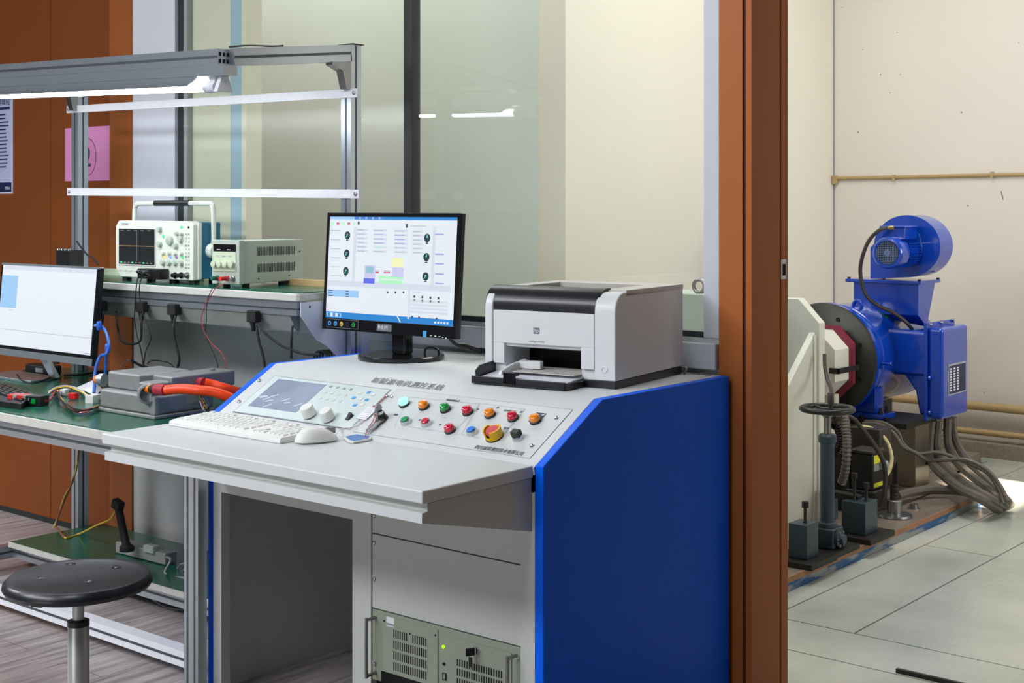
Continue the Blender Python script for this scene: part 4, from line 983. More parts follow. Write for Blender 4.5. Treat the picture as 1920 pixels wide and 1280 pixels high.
for r_ in range(10):
    for c_ in range(2):
        p_ = opx(349 + c_ * 5, 439 + r_ * 7); mb = MB(); O.rect(mb, p_[0] - .003, p_[1] - .0025, p_[0] + .003, p_[1] + .0025, 0, 0, .003); part('small_button', mb, 'printer_grey' if r_ % 3 else 'groove_grey', osc)
for i in range(3): 
    p_ = opx(329 + i * 11.5, 516); part('probe_socket', MB().rev(O.pt(p_[0], p_[1], 0), O.n, [(.011, 0), (.011, .004), (.007, .004), (.007, .016), (.004, .016)], 16), 'steel' if i == 2 else 'black_plastic', osc, smooth=True)
for i in range(6): mb = MB(); p_ = opx(226 + i * 9.5, 506 + i * .5); O.rect(mb, p_[0] - .008, p_[1] - .002, p_[0] + .008, p_[1] + .002, 0, 0, .002); part('soft_key', mb, 'printer_grey', osc)
for xx, yy in ((sx0_ + .04, fy + .02), (sx1_ - .13, fy + .02), (sx1_ - .02, fy + .02), (sx0_ + .06, fy + .11), (sx1_ - .03, fy + .11)):
    part('foot', MB().box(xx - .014, xx + .014, yy - .010, yy + .010, ZS, oz0 + .002), 'rubber_black', osc)
hz = P(330, 381, Y=fy + .06).z; hy = fy + .075
hxr = sx1_ + .014; hxl = sx0_ + .012
pv = oz0 + .10
mb = MB().tube([(hxr, hy, pv), (hxr, hy, hz - .03), (hxr - .012, hy, hz - .006), (hxr - .04, hy, hz), (hxl + .04, hy, hz), (hxl + .01, hy, hz - .006), (hxl - .004, hy, hz - .03), (hxl - .004, hy, pv)], .0085, 10, 0, 4)
hd = part('carry_handle', mb, 'scope_body', osc, smooth=True)
part('handle_grip', MB().tube([(hxl + .12, hy, hz + .001), (hxr - .13, hy, hz + .001)], .0105, 10, 0, 1), 'black_plastic', hd, smooth=True)
part('handle_hub', MB().rev((sx1_ + .003, hy, pv), (1, 0, 0), [(.026, 0), (.026, .014), (.020, .022)], 24), 'scope_body', hd, smooth=True)
# probe adapter plugged into the front
pa = thing('probe_adapter', 'black probe adapter box plugged into the front of the oscilloscope', 'adapter', O.pt(*opx(296, 511), .02))
a, b = opx(277, 521), opx(318, 504)
mb = MB(); O.rect(mb, *a, *b, .003, 0, .040); part('case', mb, 'black_plastic', pa, bevel=.002)
for x, y in ((281, 508), (291, 509)):
    c_ = opx(x, y); part('plug', MB().rev(O.pt(c_[0], c_[1], .043), O.n, [(.006, 0), (.006, .010), (.003, .011)], 12), 'chrome', pa, smooth=True)
for i, (st, pts) in enumerate(((O.pt(*opx(281, 508), .052), ((268, 514), (259, 520), (256, 535), (254, 560), (252, 590), (253, 606), (257, 628), (265, 660), (270, 694))),
                              (O.pt(*opx(291, 509), .052), ((282, 517), (267, 521), (262, 533), (262, 556), (266, 580), (281, 622), (282, 638), (273, 660), (268, 694))))):
    Y_ = 2.80
    cable('probe_cable', ['thin black probe cable dropping straight from the oscilloscope over the shelf edge', 'thin black probe cable bulging outward below the oscilloscope shelf'][i], 'cable', [st] + [P(x, y, Y=Y_ + .03 * (k < 2)) for k, (x, y) in enumerate(pts)], .0022, 'rubber_black', group='cables hanging below the shelf')

# ---------------------------------------------------------------- bench power supply
c0_ = P(448, 541, Z=ZS); 
psu = thing('power_supply', 'grey bench power supply with two rows of side vents, on the shelf beside the oscilloscope', 'power supply', c0_, math.radians(9))
pw2, pd2, ph2 = .118, .325, P(447, 450, Y=c0_.y).z - ZS
part('case', MB().box(-pw2 + .002, 0, .022, pd2, .014, ph2 - .003), 'psu_grey', psu, bevel=.002, local=True)
part('front_frame', MB().box(-pw2, .002, 0, .024, .012, ph2), 'psu_grey', psu, bevel=.004, local=True)
PF = Plane((-pw2, -.0005, 0), (1, 0, 0), (0, 0, 1)); PSd = Plane((.0005, 0, 0), (0, 1, 0), (0, 0, 1))
mb = MB(); PF.rect(mb, .010, .055, pw2 - .012, .118, 0, 0, .002); part('control_face', mb, 'psu_face', psu, local=True)
mb = MB(); PF.rect(mb, .010, .120, pw2 - .012, ph2 - .014, 0, 0, .003); dsp = part('display_window', mb, 'black_gloss', psu, local=True, bevel=.0008)
mb = MB(); PF.rect(mb, .026, .124, .042, .126, .0034); PF.rect(mb, .070, .124, .084, .126, .0034); part('display_mark', mb, 'text_white', dsp, local=True)
for i in range(4):
    kx = .020 + i * .0245
    part('dial', MB().rev(PF.pt(kx, .078, .002), PF.n, [(.011, 0), (.010, .014), (.006, .015)], 16), 'psu_face', psu, smooth=True, local=True)
mb = MB()
for kx, kz in ((.03, .104), (.055, .103), (.082, .104)): PF.rect(mb, kx - .007, kz - .001, kx + .007, kz + .0015, .0024)
part('face_print', mb, 'line_grey', psu, local=True)
for kx, m_, ln in ((.028, 'green_plastic', .030), (.070, 'red_plastic', .036), (.095, 'steel', .018)):
    part('terminal', MB().rev(PF.pt(kx, .032, 0), PF.n, [(.009, 0), (.009, .006), (.007, .008), (.007, ln), (.004, ln + .001)], 14), m_, psu, smooth=True, local=True)
mb = MB()
for b0 in (.049, .104):
    for i in range(24): PSd.rect(mb, .090 + i * .0080, b0, .0935 + i * .0080, b0 + .028 - .0, .0004)
part('side_vents', mb, 'seam_dark', psu, local=True)
mb = MB()
for a_, b_2 in ((.305, .112), (.095, .028), (.25, .032)): PSd.disc(mb, a_, b_2, .0032, .0005, 0, 10)
part('side_screws', mb, 'black_plastic', psu, local=True)
for xx, yy in ((-.015, .05), (-.015, .23), (-pw2 + .02, .05), (-.015, .29)):
    part('foot', MB().rev((xx, yy, 0), (0, 0, 1), [(.012, 0), (.013, .0145)], 12), 'rubber_black', psu, local=True)
def hang(nm, lab, pts, r, m_, Y_=2.80, cat='cable', grp='cables hanging below the shelf'):
    cable(nm, lab, cat, [P(*q[:2], Y=(q[2] if len(q) > 2 else Y_)) for q in pts], r, m_, group=grp)
hang('test_lead', 'thin black test lead from the green terminal, hanging over the shelf edge', [(411, 530, 2.83), (400, 538, 2.81), (391, 556), (387, 580), (387, 600), (385, 622), (391, 642), (402, 665), (408, 685), (405, 700), (400, 707)], .0014, 'rubber_black')
hang('test_lead', 'thin red test lead from the red terminal, hanging over the shelf edge', [(422, 531, 2.83), (404, 541, 2.81), (392, 560), (384, 575), (378, 592), (378, 607), (384, 624), (398, 645), (414, 660), (423, 680), (423, 697), (415, 712)], .0014, 'cable_red')
# plugs in the socket channel and their black cables
for i, (x, y, lab) in enumerate(((194, 578, 'black mains plug under the raised shelf, nearest the blue cable loop'), (270, 580, 'black mains plug under the shelf, below the oscilloscope screen'), (330, 585, 'black mains plug under the shelf beneath the oscilloscope side'), (480, 598, 'black mains plug under the shelf end, beneath the power supply'))):
    q = P(x, y - 6, Y=2.84); 
    pg = thing('mains_plug', lab, 'plug', q, 0, 'mains plugs under the raised shelf')
    part('plug_body', MB().box(q.x - .022, q.x + .022, q.y - .022, q.y + .004, q.z - .020, q.z + .018), 'rubber_black', pg, bevel=.004)
    part('strain_relief', MB().rev(q + Vector((0, -.010, -.018)), (0, 0, -1), [(.013, 0), (.009, .016), (.006, .030)], 12), 'rubber_black', pg, smooth=True)
hang('power_cable', 'black power cable from the plug nearest the blue cable loop', [(194, 582, 2.83), (193, 596), (190, 610), (182, 618), (176, 622)], .0042, 'rubber_black')
hang('power_cable', 'thick black power cable curving back below the oscilloscope screen', [(266, 584, 2.83), (265, 600), (265, 625), (262, 640), (248, 645), (230, 640), (222, 622), (219, 600), (217, 578, 2.9)], .0040, 'rubber_black')
hang('power_cable', 'black power cable falling straight from the plug beneath the oscilloscope side', [(330, 590, 2.83), (326, 610), (327, 632), (332, 655), (336, 672), (333, 688), (326, 697)], .0042, 'rubber_black')
hang('power_cable', 'black power cable dropping from the shelf end to behind the console corner', [(480, 604, 2.83), (483, 625), (487, 645), (493, 665), (497, 690)], .0040, 'rubber_black')
hang('power_cable', 'black power cable sweeping sideways below the shelf end toward the monitor', [(481, 604, 2.83), (495, 622), (520, 643), (545, 655), (570, 663), (600, 664)], .0040, 'rubber_black')
hang('power_cable', 'short black cable hanging vertically below the white end bracket', [(549, 609, 2.88), (547, 625), (546, 650), (546, 672)], .0036, 'rubber_black')
q = P(610, 664, Y=3.0); mb = MB()
for k in range(4): mb.tube([q + Vector((.03 * math.cos(i * math.pi / 5) , .012 * k - .02, .022 * math.sin(i * math.pi / 5) - .01)) for i in range(10)], .0036, 6, 0, 2, True)
solo('cable_coil', mb, 'rubber_black', 'small coil of black cable hanging behind the console top', 'cable', smooth=True)
# small instrument with chrome bits near the rear post
dv = P(130, 494, Y=2.95); bx = thing('sensor_block', 'small black electronic block with a trailing black wire, at the bench post on the shelf', 'sensor', (dv.x, dv.y, ZS))
part('case', MB().box(dv.x - .045, dv.x + .05, dv.y - .03, dv.y + .03, ZS, ZS + .100), 'black_plastic', bx, bevel=.004)
mb = MB()
for i in range(4): mb.rev((dv.x - .038 + i * .024, dv.y - .022, ZS + .100), (0, 0, 1), [(.007, 0), (.007, .006), (.003, .008)], 10)
part('terminal_screws', mb, 'chrome', bx, smooth=True)
part('heat_sink', MB().box(dv.x - .03, dv.x + .035, dv.y - .033, dv.y - .03, ZS + .01, ZS + .05), 'scope_screen', bx, bevel=.001)
cable('sensor_wire', 'black wire arching from the small black block down onto the shelf', 'wire', [dv + Vector((.05, 0, .085)), P(162, 476, Y=2.93), P(174, 484, Y=2.93), P(184, 496, Y=2.93)], .0035, 'rubber_black')

# ---------------------------------------------------------------- monitor on the bench
q = P(182, 590, Y=2.72); nx1 = q.x; nx0 = nx1 - .625; nz1 = P(182, 502, Y=2.72).z; nz0 = P(170, 684, Y=2.72).z
m2 = thing('bench_monitor', 'silver framed monitor with a pale spreadsheet window, on the green bench', 'monitor', ((nx0 + nx1) / 2, 2.8, ZB))
NP = Plane((nx0, 2.70, nz0), (1, 0, 0), (0, math.sin(.09), math.cos(.09)))
NW, NH = nx1 - nx0, (nz1 - nz0) / math.cos(.09)
part('housing', MB().obox(NP.pt(NW / 2, NH / 2, -.010), NP.ex, NP.ey, NP.n, NW / 2, NH / 2, .010), 'black_plastic', m2, bevel=.002)
part('rear_shell', MB().obox(NP.pt(NW / 2, NH / 2, -.028), NP.ex, NP.ey, NP.n, NW * .3, NH * .3, .012), 'black_plastic', m2, bevel=.005)
mb = MB(); 
for r_ in ((.008, .024, NW - .008, .036), (NW - .012, .024, NW, NH - .003), (0, .024, .008, NH - .003)): NP.rect(mb, *r_, 0, 0, .002)
part('bezel', mb, 'black_gloss', m2)
mb = MB(); NP.rect(mb, 0, 0, NW, .024, 0, 0, .003); part('silver_chin', mb, 'aluminium', m2, bevel=.0006)
mb = MB(); NP.rect(mb, 0, NH - .006, NW, NH + .002, -.02, 0, .0225); part('top_edge', mb, 'aluminium', m2, bevel=.0006)
mb = MB(); NP.rect(mb, .008, .036, NW - .012, NH - .005, .0008, ei['sc_white'])
ua = NP.px(0, 515); ub = NP.px(30, 578); NP.rect(mb, .010, ub[1], ub[0], ua[1], .0011, ei['sc_pale'])
NP.rect(mb, .008, NH - .022, NW - .012, NH - .005, .0011, ei['sc_mid'])
for i in range(12): NP.rect(mb, ub[0] - .045, ua[1] - .012 - i * .0105, ub[0] - .012, ua[1] - .010 - i * .0105, .0014, ei['sc_grey'])
uc = NP.px(80, 625); NP.rect(mb, .008, uc[1], NW - .012, uc[1] + .002, .0012, ei['sc_grey'])
for i in range(3): NP.rect(mb, .03 + .045 * i + NW - .25, NH - .016, .04 + .045 * i + NW - .25, NH - .014, .0014, ei['sc_grey'])
NP.rect(mb, NW - .05, .039, NW - .016, .043, .0014, ei['sc_grey'])
part('screen', mb, EN, m2, label='pale screen with a light blue list')
q = P(112, 708, Z=ZB); 
mb = MB().prism([(q.x + .0, 2.74, nz0 + .06), (q.x + .045, 2.74, nz0 + .06), (q.x + .075, 2.80, ZB + .010), (q.x + .035, 2.80, ZB + .010)], (0, .02, 0)); part('stand_neck', mb, 'aluminium', m2, bevel=.002)
mb = MB().prism([(q.x + .075, 2.70, ZB), (q.x + .030, 2.84, ZB), (q.x - .26, 2.84, ZB), (q.x - .26, 2.70, ZB)], (0, 0, .010)); part('stand_base', mb, 'aluminium', m2, bevel=.002)
q = P(80, 697, Y=2.90)
ad = thing('power_adapter', 'black power adapter brick with a white label, lying behind the bench monitor stand', 'adapter', (q.x, 2.9, ZB))
part('case', MB().box(q.x - .075, q.x + .085, 2.87, 2.93, ZB, ZB + .034), 'black_plastic', ad, bevel=.006)
part('label_sticker', MB().box(q.x + .0, q.x + .05, 2.869, 2.8705, ZB + .008, ZB + .024), 'groove_grey', ad)
cable('adapter_cable', 'black cable looping from the adapter up behind the bench monitor', 'cable', [(q.x + .07, 2.9, ZB + .02), P(93, 688, Y=2.9), P(100, 681, Y=2.88), P(110, 680, Y=2.86)], .004, 'rubber_black')
cable('adapter_cable', 'black cable trailing from the adapter along the back of the bench', 'cable', [(q.x - .07, 2.9, ZB + .02), P(30, 702, Y=2.9), P(12, 712, Y=2.88), P(-15, 708, Y=2.9)], .004, 'rubber_black')
cable('bench_cable', 'thin black cable snaking over the stand base of the bench monitor', 'cable', [P(32, 702, Z=ZB + .01), P(40, 712, Z=ZB + .014), P(55, 718, Z=ZB + .012), P(72, 716, Z=ZB + .014), P(98, 706, Z=ZB + .01)], .0028, 'rubber_black')
cable('bench_cable', 'black cable lying along the rear edge of the bench behind the grey box', 'cable', [P(120, 703, Z=ZB + .006), P(150, 702, Z=ZB + .006), P(190, 697, Z=ZB + .006), P(240, 698, Z=ZB + .006), P(290, 700, Z=ZB + .006)], .005, 'rubber_black')
# blue cable loop
cable('network_cable', 'blue cable arching from behind the bench monitor down to the bench', 'cable', [P(178, 610, Y=2.70), P(190, 611, Y=2.66), P(200, 625, Y=2.64), P(204, 650, Y=2.62), P(199, 670, Y=2.62), P(198, 690, Y=2.62), P(197, 702, Y=2.62)], .0048, 'cable_blue')
cable('network_cable', 'blue cable looping up and down beside the grey metal box', 'cable', [P(203, 655, Y=2.61), P(198, 664, Y=2.6), P(190, 666, Y=2.6), P(183, 678, Y=2.59), P(178, 700, Y=2.58), P(177, 722, Y=2.57), P(176, 736, Y=2.56)], .0052, 'cable_blue')
for x, y, lab in ((186, 610, 'blue moulded plug at the edge of the bench monitor'), (202, 652, 'blue cable joint where the two blue cables meet')):
    q = P(x, y, Y=2.64); solo('cable_plug', MB().rev(q + Vector((0, 0, .014)), (0, 0, -1), [(.006, 0), (.009, .004), (.009, .024), (.006, .030)], 12), 'cable_blue', lab, 'plug', smooth=True)

# ---------------------------------------------------------------- grey cast metal box (motor controller)
gx0, gx1, gy0, gy1 = -3.725, -3.432, 2.476, 2.70
gz = ZB + .008
bxo = thing('controller_box', 'grey cast metal controller box with cable glands, on the green bench', 'box', ((gx0 + gx1) / 2, (gy0 + gy1) / 2, ZB))
mb = MB().prism([(gx0 - .002, gy0 - .002, 0), (gx1 + .002, gy0 - .002, 0), (gx1 + .004, gy1, 0), (gx0, gy1, 0)], (0, 0, .012)); 
for i in range(len(mb.v)): mb.v[i].z += ZB
part('base_flange', mb, 'cast_aluminium', bxo, bevel=.004)
part('lower_case', MB().box(gx0 + .004, gx1 - .003, gy0 + .003, gy1, ZB + .012, ZB + .070), 'cast_aluminium', bxo, bevel=.010)
part('corner_boss', MB().box(gx1 - .026, gx1, gy0, gy0 + .02, ZB + .010, ZB + .070), 'cast_aluminium', bxo, bevel=.006)
part('upper_case', MB().box(gx0 + .006, gx1 - .12, gy0 + .03, gy1, ZB + .070, ZB + .122), 'cast_aluminium', bxo, bevel=.008)
part('upper_case', MB().box(gx1 - .13, gx1 - .025, gy0 + .08, gy1 + .10, ZB + .070, ZB + .118), 'cast_aluminium', bxo, bevel=.006)
q = P(273, 738, Y=gy0 - .005)
part('gland_block', MB().box(q.x - .038, q.x + .026, gy0 - .005, gy0 + .07, q.z - .028, q.z + .034), 'cast_aluminium', bxo, bevel=.008)
gd = Vector((.86, -.5, 0)).normalized()
gc = Vector((q.x + .010, gy0 - .006, q.z))
gp = part('gland_socket', MB().rev(gc - gd * .02, gd, [(.029, 0), (.029, .030), (.025, .032), (.023, .032), (.022, .012), (.0, .012)], 24, cap=False), 'cast_aluminium', bxo, smooth=True)
q2 = P(196, 712, Y=gy0 + .05)
part('side_gland', MB().rev(q2, (-1, -.35, 0), [(.021, 0), (.021, .014), (.017, .016), (.017, .022)], 18), 'aluminium', bxo, smooth=True)
part('gland_cap', MB().rev(q2 + Vector((-.020, -.008, 0)), (-1, -.35, 0), [(.014, 0), (.013, .012), (.006, .016)], 16), 'orange_cap', bxo, smooth=True)
part('top_port', MB().rev((gx1 - .07, gy1 + .04, ZB + .112), (0, -.2, 1), [(.014, 0), (.014, .012)], 14), 'aluminium', bxo, smooth=True)
part('label_sticker', MB().box(gx1 - .0035, gx1 - .002, gy0 + .12, gy0 + .19, ZB + .035, ZB + .058), 'socket_white', bxo)
# orange high-voltage cables
def hv(nm, lab, pts, r):
    t = thing(nm, lab, 'cable', pts[0])
    p1 = pts[0].lerp(pts[1], .5)
    part('copper_sleeve', MB().cyl(pts[0], p1, r * .82, 14), 'orange_cap', t, smooth=True)
    part('black_sleeve', MB().cyl(p1, pts[1], r * .75, 14), 'rubber_black', t, smooth=True)
    part('red_collar', MB().cyl(pts[1], pts[2], r * 1.12, 16), 'cable_red', t, smooth=True)
    part('orange_sheath', MB().tube(pts[2:], r, 14, 0, 6), 'cable_orange', t, smooth=True)
Yh = 2.47
hv('high_voltage_cable', 'thick orange cable leaving the front gland of the grey controller box', [P(273, 728, Y=Yh - .0), P(293, 730, Y=Yh), P(311, 731, Y=Yh + .0), P(340, 729, Y=Yh + .02), P(370, 731, Y=Yh + .04), P(400, 735, Y=Yh + .07), P(428, 744, Y=Yh + .10), P(450, 755, Y=Yh + .13)], .0150)
hv('high_voltage_cable', 'thick orange cable running behind the one from the front gland', [P(355, 712, Y=2.66), P(362, 716, Y=2.66), P(384, 718, Y=2.66), P(400, 721, Y=2.68), P(420, 727, Y=2.70), P(445, 735, Y=2.74)], .0150)
# wire bundle falling out of the box
random.seed(11)
cols = ['rubber_black', 'wire_white', 'lens_red', 'wire_yellow', 'wire_purple', 'lens_green', 'wire_brown', 'rubber_black', 'cable_blue', 'wire_white', 'wire_yellow', 'rubber_black']
wb_ = thing('wire_bundle', 'bundle of thin multicoloured wires hanging over the far corner of the grey box', 'wires', P(380, 760, Y=2.66))
for i, m_ in enumerate(cols * 2):
    j = lambda s: random.uniform(-s, s)
    pts = [P(345 + j(6), 703 + j(3), Y=2.72), P(352 + i * .9, 712 + j(3), Y=2.71), P(364 + i * .5 + j(2), 727 + j(2), X=-3.422), P(378 + j(4), 748 + j(3), X=-3.414), P(388 + j(7), 768 + j(4), X=-3.405)]
    part('wire', MB().tube(pts, .0017, 5, 0, 5), m_, wb_, smooth=True)
for x, y in ((390, 770), (396, 769)): pass
# loose wiring harness on the bench
wh = thing('wiring_harness', 'loop of thin coloured wires with white connectors, on the green bench beside the grey box', 'wires', P(150, 752, Z=ZB))
for i, m_ in enumerate((cols + ['wire_purple', 'cable_blue', 'lens_red', 'wire_white', 'cable_red'])):
    j = lambda s: random.uniform(-s, s)
    base = [(100, 741), (108, 733), (112, 745), (122, 758), (138, 768), (160, 770), (184, 762)] if i % 3 else [(92, 736), (108, 727), (128, 724), (150, 732), (165, 742), (175, 745)]
    pts = [P(x + j(2.5), y + j(2.5), Z=ZB + .006 + .004 * (i % 4) + .01 * (k in (1, 2))) for k, (x, y) in enumerate(base)]
    part('wire', MB().tube(pts, .0024, 5, 0, 5), m_, wh, smooth=True)
for x, y, s_ in ((120, 735, 1), (172, 748, 1.3), (180, 744, 1), (126, 728, .8)):
    q = P(x, y, Z=ZB + .012); part('connector', MB().obox(q, (1, .3, 0), (-.3, 1, 0), (0, 0, 1), .012 * s_, .010 * s_, .010 * s_), 'key_white', wh, bevel=.002)
part('red_connector', MB().obox(P(138, 742, Z=ZB + .012), (1, .3, 0), (-.3, 1, 0), (0, 0, 1), .014, .010, .010), 'red_plastic', wh, bevel=.002)
# paper sheet, laptop-like keyboard, red and black device
tri = [P(145, 726, Z=ZB + .004), P(176, 712, Z=ZB + .03), P(192, 730, Z=ZB + .004), P(178, 742, Z=ZB + .004)]
solo('paper_sheet', MB().prism(tri, (0, 0, .001)), 'paper', 'folded white sheet of paper leaning at the side of the grey controller box', 'paper')
kp = [P(-60, 742, Z=ZB + .02), P(4, 718, Z=ZB + .02), P(68, 739, Z=ZB + .02), P(40, 756, Z=ZB + .02)]
kt = thing('black_keyboard', 'black keyboard reaching in from the edge of the green bench', 'keyboard', sum(kp, Vector()) / 4 - Vector((0, 0, .02)))
part('case', MB().prism([p_ - Vector((0, 0, .02)) for p_ in kp], (0, 0, .02)), 'black_plastic', kt, bevel=.003)
e1 = (kp[1] - kp[2]); e2 = (kp[3] - kp[2])
for r_ in range(5):
    for c_ in range(6):
        u, v = .06 + c_ * .15, .08 + r_ * .17; c = kp[2] + e1 * (u + .06) + e2 * (v + .06) + Vector((0, 0, .002))
        part('key', MB().obox(c, e1.normalized(), e2.normalized(), (0, 0, 1), e1.length * .062, e2.length * .068, .003), 'scope_screen', kt)
q0_ = P(22, 757, Z=ZB); q1_ = P(84, 761, Z=ZB); ud = (q1_ - q0_).normalized(); un = Vector((-ud.y, ud.x, 0)); L_ = (q1_ - q0_).length
dv2 = thing('can_adapter', 'small black and red interface device with green lamp, on the green bench', 'adapter', (q0_ + q1_) / 2)
segs = ((0, .16, 'red_plastic', 'end_shell'), (.16, .28, 'socket_white', 'white_band'), (.28, .46, 'red_plastic', 'middle_shell'), (.46, .56, 'socket_white', 'white_band'), (.56, 1.0, 'black_plastic', 'body'))
for a_, b_3, m_, nm in segs:
    c = q0_ + ud * L_ * (a_ + b_3) / 2 + Vector((0, 0, .017)); o_ = part(nm, MB().obox(c, ud, un, (0, 0, 1), L_ * (b_3 - a_) / 2, .022, .0165), m_, dv2, bevel=.003)
c = q0_ + ud * L_ * .80 - un * .0225 + Vector((0, 0, .017)); part('green_lamp', MB().obox(c, ud, un, (0, 0, 1), .008, .001, .008), 'lens_green', dv2)
c = q0_ + ud * L_ * .64 - un * .0225 + Vector((0, 0, .018)); text('marking', '1', 'text_white', dv2, c, ud, (0, 0, 1), .012)
cable('device_cable', 'red and black cable from the small interface device to the wire loop', 'cable', [q1_ + Vector((0, 0, .016)), P(92, 750, Z=ZB + .014), P(100, 741, Z=ZB + .016), P(106, 736, Z=ZB + .012)], .0035, 'cable_red')
# tangle of cables behind the grey box
random.seed(5)
for i, pts in enumerate((((246, 675), (262, 684), (280, 690), (296, 698)), ((276, 682), (284, 676), (300, 676), (318, 681), (327, 690), (334, 700)), ((226, 696), (228, 684), (238, 675), (246, 676)), ((318, 700), (326, 690), (344, 698), (356, 706), (348, 712)), ((362, 705), (378, 702), (398, 705), (410, 714), (420, 720)), ((330, 706), (345, 695), (358, 704), (350, 710), (338, 702)), ((296, 698), (310, 702), (322, 700), (330, 690)))):
    cable('tangled_cable', ['black cable sloping down behind the grey box to its far side', 'thin grey-black cable arching up behind the grey box', 'thin pale wire loop at the back of the bench near the brown wall', 'black cable kinked over the back corner of the grey box', 'black cable lying behind the two orange cables', 'small black cable loop at the top of the tangle', 'red-tinged black cable along the top of the grey box'][i], 'cable',
          [P(x, y, Y=2.92) for x, y in pts], (.005, .002, .0015, .0045, .0035, .0035, .003)[i], ('rubber_black', 'rubber_black', 'groove_grey', 'rubber_black', 'rubber_black', 'rubber_black', 'iron_dark')[i], group='cable tangle behind the grey box')

# ---------------------------------------------------------------- on the lower shelf
cable('yellow_wire', 'yellow and brown wire running down the bench post onto the green lower shelf', 'wire', [P(160, 815, Y=2.98), P(149, 835, Y=2.97), P(145, 870, Y=2.97), P(135, 905, Y=2.97), P(122, 935, Y=2.97), P(112, 960, Y=2.97), P(105, 985, Y=2.97), P(110, 993, Y=2.93), P(120, 1008, Z=.107)], .0038, 'wire_brown')
cable('yellow_wire', 'second yellow wire twisted beside the one on the bench post', 'wire', [P(163, 815, Y=2.99), P(150, 845, Y=2.985), P(142, 880, Y=2.96), P(136, 905, Y=2.985), P(120, 932, Y=2.96), P(110, 965, Y=2.985), P(100, 990, Y=2.96)], .003, 'wire_yellow')
cable('yellow_wire', 'yellow wire rising from the green lower shelf to the upright black plug', 'wire', [P(118, 1002, Z=.108), P(124, 1008, Z=.108), P(150, 1000, Z=.112), P(180, 985, Y=2.86), P(205, 974, Y=2.85), P(216, 958, Y=2.85)], .0035, 'wire_yellow')
q = P(240, 1020, Z=.15)
ups = thing('extension_lead', 'grey extension socket strip resting on the lower shelf, with an upright black plug', 'socket strip', (q.x, q.y, .103))
ua_ = P(219, 1036, Z=.103); ub_ = P(312, 1060, Z=.103); ud = (ub_ - ua_).normalized(); un = Vector((-ud.y, ud.x, 0))
cc = (ua_ + ub_) / 2 + Vector((0, 0, .022)) + un * .02
part('strip_body', MB().obox(cc, ud, un, (0, 0, 1), (ub_ - ua_).length / 2, .026, .020), 'socket_white', ups, bevel=.004)
qb = P(238, 1030, Z=.145); qt = P(221, 946, Y=qb.y + .0)
up = thing('upright_plug', 'tall black plug and adapter standing on the grey extension strip', 'plug', (qb.x, qb.y, .143))
part('plug_base', MB().rev(qb - Vector((0, 0, .004)), (0, 0, 1), [(.026, 0), (.026, .014), (.018, .022)], 16), 'rubber_black', up, smooth=True)
part('plug_stem', MB().tube([qb + Vector((0, 0, .01)), qb.lerp(qt, .4), qb.lerp(qt, .8), qt], .014, 12, 0, 4), 'rubber_black', up, smooth=True)
part('plug_head', MB().obox(qt, (1, 0, -.3), (0, 1, 0), (.3, 0, 1), .021, .014, .016), 'rubber_black', up, bevel=.004)
q = P(284, 1028, Z=.15); solo('clear_plug', MB().obox(q, ud, un, (0, 0, 1), .028, .016, .014), 'psu_grey', 'pale translucent plug pushed into the grey extension strip', 'plug', bevel=.005)
cable('extension_cable', 'pale cable curling from the end of the grey extension strip', 'cable', [ub_ + Vector((0, 0, .03)), P(320, 1050, Y=2.86), P(309, 1072, Y=2.84), P(322, 1080, Y=2.84), P(352, 1084, Y=2.84)], .004, 'socket_white')
cable('extension_cable', 'small pale cable ring hanging beside the bench leg', 'cable', [P(350, 1056, Y=2.9), P(338, 1058, Y=2.9), P(333, 1068, Y=2.9), P(342, 1070, Y=2.9), P(352, 1060, Y=2.9)], .003, 'socket_white')
solo('kick_board', MB().box(-4.0, BX1 - .04, 3.14, 3.20, .0, .16), 'rubber_black', 'black board on edge behind the lower shelf at the foot of the white wall', 'board')
cable('floor_cable', 'thin cable trailing on the floor under the bench beside the stool', 'cable', [P(264, 1102, Z=.05), P(282, 1120, Z=.02), P(305, 1135, Z=.005), P(330, 1142, Z=.005), P(372, 1145, Z=.005)], .003, 'groove_grey')

# ---------------------------------------------------------------- notices on the brown wall
a, b = P(122, 241, Y=YW - .002), P(207, 338, Y=YW - .002)
pk = thing('pink_notice', 'pink paper sheet with a circled number two, on the brown wall behind the bench post', 'notice', ((a.x + b.x) / 2, YW - .003, (a.z + b.z) / 2))
part('sheet', MB().box(a.x, b.x, YW - .0022, YW - .0008, b.z, a.z), 'pink_paper', pk)
NPk = Plane((a.x, YW - .0022, b.z), (1, 0, 0), (0, 0, 1)); c = NPk.px(164, 294)
mb = MB(); mb.tube([NPk.pt(c[0] + .062 * math.cos(t), c[1] + .077 * math.sin(t), .0004) for t in [i * math.pi / 12 for i in range(24)]], .0014, 4, 0, 1, True)
part('ring', mb, 'text_dark', pk)
text('number', '2', 'text_dark', pk, NPk.pt(c[0], c[1] - .040, .0006), NPk.ex, NPk.ey, .115, align='CENTER')
a, b = P(-75, 184, Y=YW - .002), P(24, 363, Y=YW - .002)
po = thing('wall_poster', 'pale blue poster of printed rules with a navy foot band, on the brown wall', 'poster', ((a.x + b.x) / 2, YW - .003, (a.z + b.z) / 2))
part('sheet', MB().box(a.x, b.x, YW - .0022, YW - .0008, b.z, a.z), 'poster_pale', po)
pw_, ph_ = b.x - a.x, a.z - b.z; QP = Plane((a.x, YW - .0022, b.z), (1, 0, 0), (0, 0, 1))
mb = MB(); QP.rect(mb, .012, .055, pw_ - .012, ph_ - .015, .0003); part('tint_panel', mb, 'poster', po)
mb = MB(); QP.rect(mb, .008, .008, pw_ - .010, .050, .0006); part('foot_band', mb, 'poster_navy', po)
mb = MB(); random.seed(2)
